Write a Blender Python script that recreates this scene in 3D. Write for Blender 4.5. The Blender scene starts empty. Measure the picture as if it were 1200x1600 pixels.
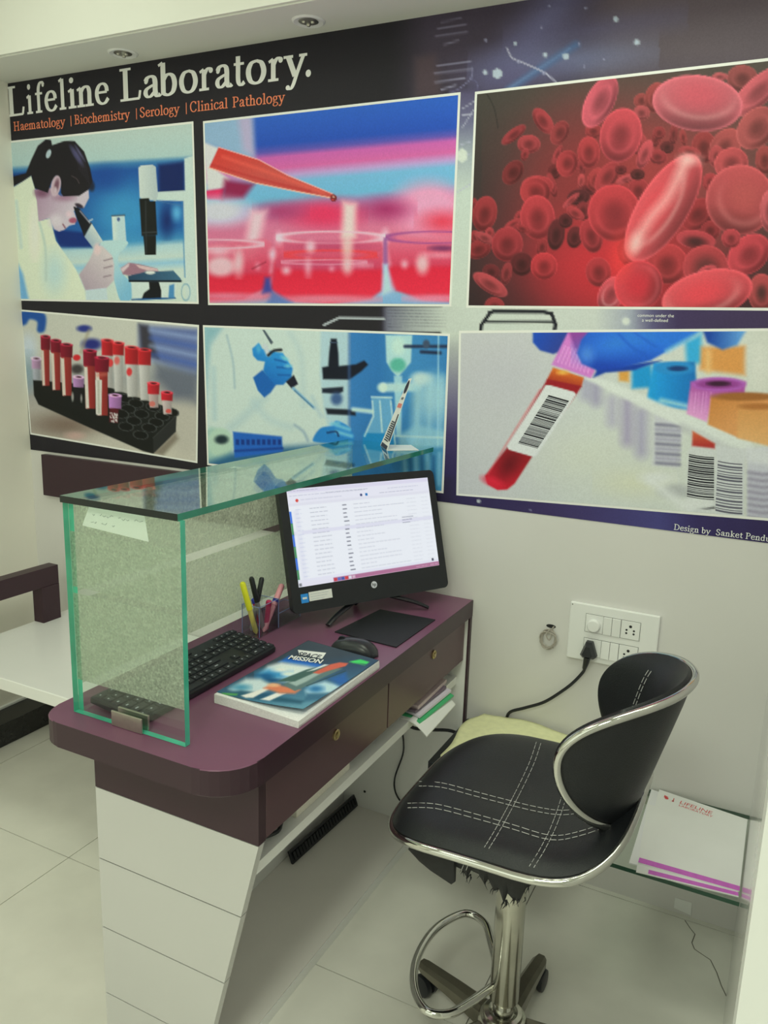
import bpy, bmesh, math, random
import numpy as np
from mathutils import Vector, Matrix

# ------------------------------------------------------------------ camera, world, lights, exposure
scn = bpy.context.scene
COL = scn.collection
YAW, PITCH, ROLL, FPX = -0.465665381, 0.212968561, 0.0309881176, 1261.91724
CAM = np.array([0.72638354, -2.01101606, 1.44804611])

def cam_axes():
    cy, sy, cp, sp = math.cos(YAW), math.sin(YAW), math.cos(PITCH), math.sin(PITCH)
    fwd = np.array([sy*cp, cy*cp, -sp]); right = np.array([cy, -sy, 0.0]); up = np.cross(right, fwd)
    c, s = math.cos(ROLL), math.sin(ROLL)
    return np.array([c*right + s*up, s*right - c*up, fwd])      # image x, image y (down), depth
RM = cam_axes()

def on(px, py, ax, val):
    """world point where the pixel's ray meets the plane coordinate[ax] = val"""
    r = RM.T @ np.array([(px-600)/FPX, (py-800)/FPX, 1.0])
    return CAM + r*(val-CAM[ax])/r[ax]
def wallp(px, py):
    return on(px, py, 1, 0.0)
def project(P):
    c = (np.asarray(P) - CAM) @ RM.T
    return 600+FPX*c[..., 0]/c[..., 2], 800+FPX*c[..., 1]/c[..., 2]

cam_data = bpy.data.cameras.new('camera')
cam_data.sensor_fit = 'VERTICAL'; cam_data.sensor_height = 32.0; cam_data.lens = FPX*32.0/1600.0
cam_data.clip_start = 0.01
cam = bpy.data.objects.new('camera', cam_data); COL.objects.link(cam)
m4 = Matrix.Identity(4)
for i in range(3):
    m4[i][0] = RM[0][i]; m4[i][1] = -RM[1][i]; m4[i][2] = -RM[2][i]; m4[i][3] = CAM[i]
cam.matrix_world = m4
scn.camera = cam

scn.view_settings.view_transform = 'Standard'
scn.view_settings.look = 'None'
scn.view_settings.gamma = 1.0
scn.view_settings.use_curve_mapping = False
scn.view_settings.exposure = -0.40

world = bpy.data.worlds.new('world'); scn.world = world
world.use_nodes = True
world.node_tree.nodes['Background'].inputs[0].default_value = (0.75, 0.78, 0.66, 1)
world.node_tree.nodes['Background'].inputs[1].default_value = 0.15

LIGHT_TINT = (0.96, 1.045, 0.84)
CEIL = 2.62
def area(name, loc, size, power, size_y=None):
    d = bpy.data.lights.new(name, 'AREA'); d.shape = 'RECTANGLE'; d.size = size; d.size_y = size_y or size
    d.energy = power; d.color = LIGHT_TINT
    o = bpy.data.objects.new(name, d); COL.objects.link(o); o.location = loc
    o['label'] = 'light of a ceiling panel or added fill'; return o
PANELS = [(-1.15, -0.8, 4.0), (0.36, -0.78, 9.5), (-0.60, -1.65, 3.5), (0.45, -2.65, 25.0), (-1.0, -2.75, 2.0)]
for (lx, ly, pw) in PANELS:
    area('ceiling_panel_light', (lx, ly, CEIL-0.035), 0.56, pw)

fill_l = area('added_fill_light', (-0.55, -3.44, 1.25), 1.9, 8.0, 1.9)  # added unseen fill light, brightening the soffit and the desk interior
fill_l.rotation_euler = (math.radians(90), 0, 0)

# ------------------------------------------------------------------ colour and material helpers
def s2l(c):
    c = np.asarray(c, dtype=float)/255.0
    return np.where(c <= 0.04045, c/12.92, ((c+0.055)/1.055)**2.4)
LREF = np.array([0.68, 0.69, 0.56])          # how a pure white surface of the room reads, linear
def alb(rgb):
    return np.clip(s2l(rgb)/LREF, 0.003, 0.93)

MATS = {}
def pm(name, rgb, rough=0.5, metal=0.0, spec=0.5, noise=None, bump=None, raw=False, coat=0.0):
    if name in MATS: return MATS[name]
    m = bpy.data.materials.new(name); m.use_nodes = True
    nt = m.node_tree; b = nt.nodes['Principled BSDF']
    a = s2l(rgb) if raw else alb(rgb)
    b.inputs['Base Color'].default_value = (*a, 1)
    b.inputs['Roughness'].default_value = rough; b.inputs['Metallic'].default_value = metal
    b.inputs['Specular IOR Level'].default_value = spec
    if coat: b.inputs['Coat Weight'].default_value = coat; b.inputs['Coat Roughness'].default_value = 0.08
    if noise or bump:
        tc = nt.nodes.new('ShaderNodeTexCoord')
    if noise:
        sc, amt = noise
        n = nt.nodes.new('ShaderNodeTexNoise'); n.inputs['Scale'].default_value = sc; n.inputs['Detail'].default_value = 5
        nt.links.new(tc.outputs['Object'], n.inputs['Vector'])
        mr = nt.nodes.new('ShaderNodeMapRange'); mr.inputs[1].default_value = 0.3; mr.inputs[2].default_value = 0.7
        mr.inputs[3].default_value = 1-amt; mr.inputs[4].default_value = 1+amt
        nt.links.new(n.outputs['Fac'], mr.inputs[0])
        mx = nt.nodes.new('ShaderNodeVectorMath'); mx.operation = 'SCALE'; mx.inputs[0].default_value = tuple(a)
        nt.links.new(mr.outputs[0], mx.inputs['Scale']); nt.links.new(mx.outputs[0], b.inputs['Base Color'])
    if bump:
        sc, st = bump
        n2 = nt.nodes.new('ShaderNodeTexNoise'); n2.inputs['Scale'].default_value = sc; n2.inputs['Detail'].default_value = 4
        nt.links.new(tc.outputs['Object'], n2.inputs['Vector'])
        bp = nt.nodes.new('ShaderNodeBump'); bp.inputs['Strength'].default_value = st; bp.inputs['Distance'].default_value = 0.002
        nt.links.new(n2.outputs['Fac'], bp.inputs['Height']); nt.links.new(bp.outputs[0], b.inputs['Normal'])
    MATS[name] = m
    return m

def emis(name, rgb, strength):
    m = bpy.data.materials.new(name); m.use_nodes = True; nt = m.node_tree
    b = nt.nodes['Principled BSDF']; c = s2l(rgb)
    b.inputs['Base Color'].default_value = (0.02, 0.02, 0.02, 1); b.inputs['Roughness'].default_value = 0.3
    b.inputs['Emission Color'].default_value = (*c, 1); b.inputs['Emission Strength'].default_value = strength
    return m

def glass_mat(name, tint, refl=1.0, haze=0.0, hazecol=(0.6, 0.65, 0.5)):
    """sheet glass: tinted see-through plus a mirror that grows towards grazing angles"""
    m = bpy.data.materials.new(name); m.use_nodes = True; nt = m.node_tree
    nt.nodes.remove(nt.nodes['Principled BSDF']); out = nt.nodes['Material Output']
    tr = nt.nodes.new('ShaderNodeBsdfTransparent'); tr.inputs[0].default_value = (*tint, 1)
    gl = nt.nodes.new('ShaderNodeBsdfGlossy'); gl.inputs['Roughness'].default_value = 0.02
    gl.inputs['Color'].default_value = (0.95, 1.0, 0.96, 1)
    lw = nt.nodes.new('ShaderNodeLayerWeight'); lw.inputs[0].default_value = 0.5
    pw = nt.nodes.new('ShaderNodeMath'); pw.operation = 'POWER'; pw.inputs[1].default_value = 4.2
    nt.links.new(lw.outputs['Facing'], pw.inputs[0])
    ma = nt.nodes.new('ShaderNodeMath'); ma.operation = 'MULTIPLY_ADD'; ma.inputs[1].default_value = 0.9*refl; ma.inputs[2].default_value = 0.04*refl
    nt.links.new(pw.outputs[0], ma.inputs[0])
    mix = nt.nodes.new('ShaderNodeMixShader')
    nt.links.new(ma.outputs[0], mix.inputs[0]); nt.links.new(tr.outputs[0], mix.inputs[1]); nt.links.new(gl.outputs[0], mix.inputs[2])
    nt.links.new(mix.outputs[0], out.inputs[0])
    return m

# ------------------------------------------------------------------ mesh helpers
def link_mesh(name, me, mat=None, parent=None):
    o = bpy.data.objects.new(name, me); COL.objects.link(o)
    if mat is not None and len(me.materials) == 0: me.materials.append(mat)
    if parent is not None:
        o.parent = parent
        o.matrix_parent_inverse = parent.matrix_basis.inverted()
    return o
def obj(name, bm, mat=None, parent=None, smooth=False, angle=40):
    bmesh.ops.recalc_face_normals(bm, faces=bm.faces)
    if smooth:
        lim = math.radians(angle)
        for f in bm.faces: f.smooth = True
        for e in bm.edges:
            if len(e.link_faces) == 2:
                e.smooth = e.calc_face_angle(0) < lim
    me = bpy.data.meshes.new(name); bm.to_mesh(me); bm.free()
    return link_mesh(name, me, mat, parent)
def tag(o, label=None, cat=None, group=None, kind=None):
    if label: o['label'] = label
    if cat: o['category'] = cat
    if group: o['group'] = group
    if kind: o['kind'] = kind
    return o
def empty(name, loc, label=None, cat=None, group=None, kind=None):
    o = bpy.data.objects.new(name, None); COL.objects.link(o); o.location = loc; o.empty_display_size = 0.05
    return tag(o, label, cat, group, kind)
def NB(): return bmesh.new()
def box(bm, x0, x1, y0, y1, z0, z1, bevel=0.0, mi=0, M=None, seg=2):
    vs = [bm.verts.new((x, y, z)) for x in (x0, x1) for y in (y0, y1) for z in (z0, z1)]
    fs = [bm.faces.new([vs[i] for i in q]) for q in ((0, 1, 3, 2), (4, 6, 7, 5), (0, 4, 5, 1), (2, 3, 7, 6), (0, 2, 6, 4), (1, 5, 7, 3))]
    for f in fs: f.material_index = mi
    if bevel > 0:
        es = list({e for f in fs for e in f.edges})
        r = bmesh.ops.bevel(bm, geom=es, offset=bevel, segments=seg, affect='EDGES', profile=0.5)
        vs = list({v for f in r['faces'] for v in f.verts} | {v for v in vs if v.is_valid})
    if M is not None:
        for v in vs:
            if v.is_valid: v.co = M @ v.co
    return vs
def prism(bm, poly, a0, a1, axis=2, mi=0):
    """extrude a 2D polygon along axis"""
    def mk(p, a):
        if axis == 2: return (p[0], p[1], a)
        if axis == 1: return (p[0], a, p[1])
        return (a, p[0], p[1])
    b = [bm.verts.new(mk(p, a0)) for p in poly]; t = [bm.verts.new(mk(p, a1)) for p in poly]
    fs = [bm.faces.new(b[::-1]), bm.faces.new(t)]
    n = len(poly)
    for i in range(n): fs.append(bm.faces.new([b[i], b[(i+1) % n], t[(i+1) % n], t[i]]))
    for f in fs: f.material_index = mi
    return b+t
def catmull(pts, n=6, closed=False):
    P = [np.array(p, float) for p in pts]; out = []
    N = len(P); rng = range(N) if closed else range(N-1)
    for i in rng:
        if closed: p0, p1, p2, p3 = P[(i-1) % N], P[i], P[(i+1) % N], P[(i+2) % N]
        else: p0, p1, p2, p3 = P[max(i-1, 0)], P[i], P[i+1], P[min(i+2, N-1)]
        for k in range(n):
            t = k/n
            out.append(0.5*((2*p1)+(-p0+p2)*t+(2*p0-5*p1+4*p2-p3)*t*t+(-p0+3*p1-3*p2+p3)*t**3))
    if not closed: out.append(P[-1])
    return out
def tube(bm, pts, r, seg=10, closed=False, caps=True, mi=0, flat=1.0):
    P = [Vector(p) for p in pts]; n = len(P); rings = []
    rr = r if hasattr(r, '__len__') else [r]*n
    prev = None
    for i in range(n):
        if closed: t = (P[(i+1) % n]-P[i-1])
        else: t = P[min(i+1, n-1)]-P[max(i-1, 0)]
        t.normalize()
        if prev is None:
            a = Vector((0, 0, 1)) if abs(t.z) < 0.9 else Vector((1, 0, 0))
            u = t.cross(a).normalized()
        else:
            u = (prev - t*prev.dot(t)).normalized()
        prev = u; w = t.cross(u)
        rings.append([bm.verts.new(P[i]+(u*math.cos(2*math.pi*k/seg)+w*math.sin(2*math.pi*k/seg)*flat)*rr[i]) for k in range(seg)])
    for i in range(n if closed else n-1):
        A, B = rings[i], rings[(i+1) % n]
        for k in range(seg):
            f = bm.faces.new([A[k], A[(k+1) % seg], B[(k+1) % seg], B[k]]); f.material_index = mi
    if caps and not closed:
        bm.faces.new(rings[0][::-1]).material_index = mi; bm.faces.new(rings[-1]).material_index = mi
    return rings
def lathe(bm, prof, c=(0, 0, 0), seg=24, M=None, mi=0):
    """profile of (radius, height) about a vertical axis"""
    rings = []
    for r, h in prof:
        ring = []
        for k in range(seg):
            p = Vector((c[0]+r*math.cos(2*math.pi*k/seg), c[1]+r*math.sin(2*math.pi*k/seg), c[2]+h))
            if M is not None: p = M @ p
            ring.append(bm.verts.new(p))
        rings.append(ring)
    for A, B in zip(rings[:-1], rings[1:]):
        for k in range(seg):
            bm.faces.new([A[k], A[(k+1) % seg], B[(k+1) % seg], B[k]]).material_index = mi
    bm.faces.new(rings[0][::-1]).material_index = mi; bm.faces.new(rings[-1]).material_index = mi
def rounded(x0, x1, y0, y1, r, n=6):
    """rounded rectangle; r = radii at (x0,y0),(x1,y0),(x1,y1),(x0,y1)"""
    r = r if hasattr(r, '__len__') else (r,)*4
    out = []
    for (cx, cy, a0), rad in zip(((x0, y0, math.pi), (x1, y0, 1.5*math.pi), (x1, y1, 0), (x0, y1, .5*math.pi)), r):
        sx = 1 if cx == x0 else -1; sy = 1 if cy == y0 else -1
        if rad <= 0: out.append((cx, cy)); continue
        for k in range(n+1):
            a = a0+k/n*math.pi/2
            out.append((cx+sx*rad+rad*math.cos(a), cy+sy*rad+rad*math.sin(a)))
    return out
def quadface(bm, pts, mi=0):
    f = bm.faces.new([bm.verts.new(tuple(p)) for p in pts]); f.material_index = mi; return f
def sans(name, body, size, mat, M, parent=None, xscale=1.0, bold=0.0):
    """flat lettering in the built-in typeface, placed by matrix M"""
    cu = bpy.data.curves.new(name, 'FONT'); cu.body = body; cu.size = size; cu.resolution_u = 3; cu.offset = bold
    t = bpy.data.objects.new(name, cu); COL.objects.link(t)
    bpy.context.view_layer.update()
    me = bpy.data.meshes.new_from_object(t.evaluated_get(bpy.context.evaluated_depsgraph_get()))
    bpy.data.objects.remove(t); bpy.data.curves.remove(cu)
    me.transform(M @ Matrix.Diagonal((xscale, 1, 1, 1)))
    me.name = name; me.materials.clear(); me.materials.append(mat)
    return link_mesh(name, me, None, parent)
def frame(origin, xdir, ydir):
    x = Vector(xdir).normalized(); y = Vector(ydir); y = (y-x*y.dot(x)).normalized(); z = x.cross(y)
    M = Matrix.Identity(4)
    for i in range(3): M[i][0] = x[i]; M[i][1] = y[i]; M[i][2] = z[i]; M[i][3] = origin[i]
    return M

# ------------------------------------------------------------------ materials
WALL = pm('painted_wall', (193, 192, 174), 0.6, spec=0.3, noise=(1.6, 0.03))
WALLW = pm('white_painted_wall', (224, 224, 218), 0.7, spec=0.2, raw=True, noise=(2, .02))
WALLL = pm('painted_left_wall', (208, 206, 180), 0.6, spec=0.3, noise=(1.6, 0.03))
WALLR = pm('glossy_laminate_wall', (200, 200, 182), 0.12, spec=0.5, noise=(2.0, 0.02))
CEILM = pm('ceiling_paint', (238, 238, 232), 0.7, spec=0.2, noise=(2, 0.02), raw=True)
TILE = pm('vitrified_tile', (201, 200, 176), 0.27, spec=0.4, noise=(7.0, 0.045))
GROUT = pm('tile_grout', (120, 116, 98), 0.9)
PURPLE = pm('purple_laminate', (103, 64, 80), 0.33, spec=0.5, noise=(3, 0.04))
PURPLE_D = pm('purple_board', (50, 31, 36), 0.4, spec=0.4, noise=(3, 0.04))  # dark purple, deepened in its colour for shade on upright faces
DRAWER_M = pm('purple_drawer_sheen', (74, 50, 52), 0.3, spec=0.5, noise=(3, 0.05))  # board purple made lighter and browner to paint in the drawers' sheen
EDGEBAND_SHADE = pm('shaded_purple_edge_band', (48, 28, 35), 0.35, spec=0.45, noise=(3, 0.04))  # edge band, deepened so its colour holds the shade of the sides
WHITELAM = pm('white_laminate', (216, 219, 202), 0.3, spec=0.5, noise=(2.5, 0.02))
BLACKP = pm('black_plastic', (27, 29, 30), 0.4, spec=0.45, noise=(30, 0.08))
BLACKG = pm('black_granite', (26, 27, 24), 0.2, spec=0.5, noise=(60, 0.3))
CHROME = pm('chrome', (208, 208, 204), 0.06, metal=1.0, raw=True)
STEEL = pm('brushed_steel', (190, 188, 178), 0.32, metal=0.9, raw=True, noise=(90, 0.06))
BRASS = pm('brass_lock', (190, 172, 130), 0.28, metal=0.9, raw=True)
PAPER = pm('paper', (236, 238, 222), 0.8, spec=0.2, noise=(9, 0.02))
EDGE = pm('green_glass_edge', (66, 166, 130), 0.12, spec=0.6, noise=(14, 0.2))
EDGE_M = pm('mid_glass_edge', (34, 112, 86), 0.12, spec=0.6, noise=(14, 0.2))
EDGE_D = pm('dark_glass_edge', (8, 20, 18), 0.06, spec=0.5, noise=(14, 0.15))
GLASS = glass_mat('sheet_glass', (0.955, 0.99, 0.965))
ACRYL = glass_mat('clear_acrylic', (0.93, 0.95, 0.97), refl=1.3)

# ------------------------------------------------------------------ the room
XL, XR = -1.722, 0.748
def struct(name, bm, mat, label, cat):
    return tag(obj(name, bm, mat), label, cat, kind='structure')
floor = empty('floor', (0, 0, 0), 'pale grey vitrified floor tiles with thin dark joints', 'floor', kind='structure')
bm = NB(); box(bm, XL-.1, 2.0, -3.5, 0.1, -0.06, -0.0045); obj('grout_bed', bm, GROUT, floor)
tile_me = None
for i in range(-2, 5):
    for j in range(0, 6):
        x0 = -0.93+i*0.592; y1 = -0.018-j*0.592
        xa, xb = max(x0, XL), min(x0+0.5895, 2.0); ya, yb = max(y1-0.5895, -3.5), y1
        if j == 0: yb = y1
        if xb-xa < 0.02 or yb-ya < 0.02: continue
        bm = NB(); box(bm, xa, xb, ya, yb, -0.006, 0.0); obj('tile', bm, TILE, floor)
bm = NB(); box(bm, XL, 2.0, -0.0155, 0.0, -0.006, 0.0); obj('tile', bm, TILE, floor)
bm = NB(); box(bm, XL-.1, 2.1, 0.0, 0.1, -0.06, CEIL+.1)
struct('wall_back', bm, WALL, 'cream painted wall carrying the printed laboratory mural', 'wall')
bm = NB(); box(bm, XL-.1, XL, -3.5, 0.0, -0.06, CEIL+.1)
struct('wall_left', bm, WALLL, 'plain cream wall at the left edge', 'wall')
bm = NB(); box(bm, XR, XR+.1, -1.36, 0.0, -0.06, CEIL+.1)
struct('wall_right', bm, WALLR, 'glossy white wall at the right behind the glass shelf', 'wall')
bm = NB(); box(bm, XR-.006, XR+.11, -1.44, -1.36, 0, CEIL)
struct('trim_1', bm, WHITELAM, 'white edge strip ending the right wall', 'trim')
bm = NB(); box(bm, XL-.1, 2.1, -3.6, -3.5, -0.06, CEIL+.1)
struct('wall_front', bm, WALLW, 'cream wall across the room, behind the viewer', 'wall')
bm = NB(); box(bm, 2.0, 2.1, -3.5, 0.0, -0.06, CEIL+.1)
struct('wall_far_right', bm, WALLW, 'cream wall of the passage beyond the right wall', 'wall')
bm = NB(); box(bm, XL-.1, 2.1, -3.6, 0.1, CEIL, CEIL+.1)
struct('ceiling', bm, CEILM, 'white ceiling above the soffit', 'ceiling')
ZS = 2.229
bm = NB(); box(bm, XL, XR, -0.188, 0.0, ZS, CEIL, bevel=0.0)
box(bm, XL, XR, -0.197, -0.1885, ZS+0.004, ZS+0.02)
struct('trim_2', bm, CEILM, 'cream ceiling soffit running along the top of the mural', 'soffit')
bm = NB(); box(bm, XL, -1.61, -0.9, -0.002, 0, 0.084, bevel=0.003); 
struct('baseboard_left', bm, BLACKG, 'black stone plinth along the left wall under the bench', 'baseboard')
bm = NB(); box(bm, XL, XL+0.012, -0.9, -0.002, 0.0845, 0.092)
struct('trim_3', bm, WHITELAM, 'thin white strip on the wall above the black plinth', 'trim')

fill_win = empty('added_window', (-0.55, -3.5, 1.25), 'added frosted glass window behind the viewer, carrying the fill light', 'window', kind='structure')  # unseen window, added as a carrier for the fill light
bm = NB(); box(bm, -1.5, 0.4, -3.4995, -3.47, 0.3, 2.2); obj('frosted_pane', bm, pm('added_frosted_pane', (236, 238, 232), .5), fill_win)
for (xa, xb, za, zb) in ((-1.56, -1.5, .24, 2.26), (.4, .46, .24, 2.26), (-1.5, .4, .24, .3), (-1.5, .4, 2.2, 2.26)):
    bm = NB(); box(bm, xa, xb, -3.4995, -3.44, za, zb); obj('added_window_frame', bm, WHITELAM, fill_win)
# ceiling light panels (the lamps themselves) and the two small downlights in the soffit
for k, (lx, ly, pw) in enumerate(PANELS):
    t = empty('ceiling_light_panel', (lx, ly, CEIL), 'square ceiling light panel above the room', 'ceiling light', 'ceiling light panels')
    bm = NB(); box(bm, lx-.31, lx+.31, ly-.31, ly+.31, CEIL-.03, CEIL-.001, bevel=.004); obj('housing', bm, CEILM, t)
for (a, lab) in (((192, 83), 'small recessed round downlight in the soffit above the title lettering start'), ((482, 33), 'small recessed round downlight in the soffit above the title lettering end')):
    c = on(*a, 2, ZS)
    t = empty('downlight', (c[0], c[1], ZS), lab, 'downlight', 'soffit downlights')
    bm = NB(); lathe(bm, [(.026, -.001), (.038, -.004), (.043, -.001), (.043, 0)], c=(c[0], c[1], ZS), seg=32); obj('ring', bm, WHITELAM, t, smooth=True)
    bm = NB(); lathe(bm, [(.0, -.0035), (.012, -.004), (.026, -.0015)], c=(c[0], c[1], ZS), seg=24)
    for k in range(3):
        aa = 2.1*k; lathe(bm, [(.0, -.009), (.004, -.008), (.006, -.004)], c=(c[0]+.013*math.cos(aa), c[1]+.013*math.sin(aa), ZS), seg=10)
    obj('lens', bm, STEEL, t, smooth=True)

# ------------------------------------------------------------------ reception desk
desk = empty('reception_desk', (-0.22, -0.5, 0), 'purple and white reception desk with rounded front and two locked drawers', 'desk')
bm = NB()
prism(bm, rounded(-0.450, 0.0, -1.072, -0.0015, (0.055, 0.085, 0, 0), 8), 0.7012, 0.75)
bmesh.ops.bevel(bm, geom=[e for e in bm.edges if abs(e.verts[0].co.z-e.verts[1].co.z) < 1e-6], offset=0.0015, segments=1, affect='EDGES')
dt_ = obj('desktop', bm, PURPLE, desk); dt_.data.materials.append(EDGEBAND_SHADE)
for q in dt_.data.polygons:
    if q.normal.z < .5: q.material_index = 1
YF = -0.985; XD = -0.013
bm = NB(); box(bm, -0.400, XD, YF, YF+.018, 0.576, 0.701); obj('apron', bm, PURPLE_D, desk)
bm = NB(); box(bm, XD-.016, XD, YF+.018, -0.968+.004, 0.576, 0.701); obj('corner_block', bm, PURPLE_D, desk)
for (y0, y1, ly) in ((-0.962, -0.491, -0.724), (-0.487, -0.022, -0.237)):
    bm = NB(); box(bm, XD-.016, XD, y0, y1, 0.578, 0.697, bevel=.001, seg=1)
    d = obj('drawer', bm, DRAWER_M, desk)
    bm = NB(); box(bm, -0.36, XD-.0165, y0+.03, y1-.03, 0.59, 0.69); obj('drawer_box', bm, WHITELAM, d)
    bm = NB(); M = Matrix.Translation((XD, ly, 0.67)) @ Matrix.Rotation(math.pi/2, 4, 'Y')
    lathe(bm, [(.0115, 0), (.0115, .003), (.0095, .0045), (.0085, .003), (.006, .003), (.0055, .006), (.001, .0062)], M=M, seg=24)
    lk = obj('lock', bm, BRASS, d, smooth=True); lk['label'] = 'round brass drawer lock'
# front: four white boards above one another, slanting at the inner edge
def fx(z): return -0.013-0.252*(0.576-z)
front = empty('front_panel', (-0.2, YF, 0)); front.parent = desk; front.matrix_parent_inverse = desk.matrix_basis.inverted()
front['label'] = 'white front of four stacked boards with a slanting inner edge'
zs = [0.0, 0.1045, 0.2615, 0.4185, 0.5755]
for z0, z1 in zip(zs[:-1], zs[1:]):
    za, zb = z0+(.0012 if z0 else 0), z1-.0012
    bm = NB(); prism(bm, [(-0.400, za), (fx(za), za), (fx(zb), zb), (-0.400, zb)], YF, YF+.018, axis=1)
    obj('board', bm, pm('dimmed_white_board', (180, 180, 164), .35, noise=(2.5, .02)), front)  # same white laminate, darkened in its colour to offset strong frontal light
bm = NB(); prism(bm, [(-0.398, 0), (fx(0)-.002, 0), (fx(.575)-.002, .575), (-0.398, .575)], YF+.0015, YF+.0165, axis=1)
obj('joint_backing', bm, pm('dark_joint', (60, 58, 50), .9), front)
bm = NB(); box(bm, -0.400, -0.384, YF+.018, -0.0215, 0, 0.701); obj('back_panel', bm, WHITELAM, desk)
bm = NB(); box(bm, -0.3835, -0.030, -0.9665, -0.0215, 0.503, 0.525); obj('shelf', bm, WHITELAM, desk)
bm = NB(); box(bm, -0.3835, -0.124, -0.9665, -0.0215, 0.0, 0.027); obj('base_platform', bm, pm('grey_board', (206, 203, 182), .35, noise=(5, .03)), desk)
bm = NB(); box(bm, -0.1235, -0.1215, -0.9665, -0.0215, 0.0, 0.0255); obj('platform_edge', bm, WHITELAM, desk)
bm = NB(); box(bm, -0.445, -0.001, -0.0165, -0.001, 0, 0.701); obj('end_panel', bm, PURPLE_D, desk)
bm = NB(); box(bm, -0.384, -0.006, -0.0212, -0.0167, 0, 0.701); obj('end_lining', bm, WHITELAM, desk)

# ------------------------------------------------------------------ glass screen on the desk
screen = empty('glass_screen', (-0.27, -0.5, 0.75), 'glass screen with frosted panes and a clear top on the desk', 'glass screen')
def pane(name, x0, x1, y0, y1, z0, z1, thin, edge_mats):
    bm = NB(); box(bm, x0, x1, y0, y1, z0, z1)
    o = obj(name, bm, GLASS, screen)
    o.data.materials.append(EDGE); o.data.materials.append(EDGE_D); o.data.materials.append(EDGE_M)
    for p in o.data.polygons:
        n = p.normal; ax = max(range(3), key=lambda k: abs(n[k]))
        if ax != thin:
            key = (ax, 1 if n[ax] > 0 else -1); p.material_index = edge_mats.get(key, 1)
    return o
GY0, GY1 = -1.026, -1.014
fp = pane('front_pane', -0.401, -0.136, GY0, GY1, 0.7505, 1.1475, 1, {})
sp = pane('side_pane', -0.401, -0.389, GY1+.0005, -0.003, 0.7505, 1.1475, 0, {(2, -1): 0, (2, 1): 0})
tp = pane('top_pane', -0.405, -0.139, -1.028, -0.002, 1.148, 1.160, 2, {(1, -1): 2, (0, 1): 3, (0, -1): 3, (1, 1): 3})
# etched frosting with clear stripes
def frost_mat(name, base):
    m = bpy.data.materials.new(name); m.use_nodes = True; nt = m.node_tree
    nt.nodes.remove(nt.nodes['Principled BSDF']); out = nt.nodes['Material Output']
    tc = nt.nodes.new('ShaderNodeTexCoord')
    v = nt.nodes.new('ShaderNodeTexVoronoi'); v.inputs['Scale'].default_value = 190; v.feature = 'F1'
    n = nt.nodes.new('ShaderNodeTexNoise'); n.inputs['Scale'].default_value = 230; n.inputs['Detail'].default_value = 3
    for q in (v, n): nt.links.new(tc.outputs['Object'], q.inputs['Vector'])
    ad = nt.nodes.new('ShaderNodeMath'); ad.operation = 'MULTIPLY_ADD'; ad.inputs[1].default_value = 0.45
    nt.links.new(v.outputs['Color'], ad.inputs[0]); nt.links.new(n.outputs['Fac'], ad.inputs[2])
    ramp = nt.nodes.new('ShaderNodeValToRGB'); ramp.color_ramp.elements[0].position = .45; ramp.color_ramp.elements[1].position = 1.0
    b = alb(base)
    ramp.color_ramp.elements[0].color = (*(b*0.90), 1); ramp.color_ramp.elements[1].color = (*np.clip(b*1.32, 0, .9), 1)
    nt.links.new(ad.outputs[0], ramp.inputs[0])
    di = nt.nodes.new('ShaderNodeBsdfDiffuse'); tl = nt.nodes.new('ShaderNodeBsdfTranslucent'); tr = nt.nodes.new('ShaderNodeBsdfTransparent')
    tr.inputs[0].default_value = (.9, .97, .9, 1)
    for q in (di, tl): nt.links.new(ramp.outputs[0], q.inputs['Color'])
    m1 = nt.nodes.new('ShaderNodeMixShader'); m1.inputs[0].default_value = .45
    nt.links.new(di.outputs[0], m1.inputs[1]); nt.links.new(tl.outputs[0], m1.inputs[2])
    m2 = nt.nodes.new('ShaderNodeMixShader')
    mr = nt.nodes.new('ShaderNodeMapRange'); mr.inputs[1].default_value = .4; mr.inputs[2].default_value = 1.1; mr.inputs[3].default_value = .42; mr.inputs[4].default_value = .12
    nt.links.new(ad.outputs[0], mr.inputs[0]); nt.links.new(mr.outputs[0], m2.inputs[0])
    nt.links.new(m1.outputs[0], m2.inputs[1]); nt.links.new(tr.outputs[0], m2.inputs[2])
    nt.links.new(m2.outputs[0], out.inputs[0])
    return m
FROST = frost_mat('etched_frosting', (168, 174, 148))
for (z0, z1) in ((0.811, 0.979), (0.991, 1.094)):
    bm = NB(); quadface(bm, [(-0.4, GY1+.0003, z0), (-0.137, GY1+.0003, z0), (-0.137, GY1+.0003, z1), (-0.4, GY1+.0003, z1)])
    f = obj('frosting', bm, FROST, fp); f['label'] = 'etched frosted band on the front pane'
for (z0, z1) in ((0.806, 0.967), (0.984, 1.146)):
    bm = NB(); quadface(bm, [(-0.3887, GY1+.0006, z0), (-0.3887, -0.0035, z0), (-0.3887, -0.0035, z1), (-0.3887, GY1+.0006, z1)])
    f = obj('frosting', bm, FROST, sp); f['label'] = 'etched frosted band on the long side pane'
bm = NB(); box(bm, -0.303, -0.231, GY0-.004, GY0-.0005, 0.7502, 0.779, bevel=.0008, seg=1); box(bm, -0.303, -0.231, GY1+.0005, GY1+.005, 0.7502, 0.779, bevel=.0008, seg=1)
cl = obj('clamp', bm, STEEL, screen); cl['label'] = 'brushed steel clamp holding the front pane'

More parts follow.
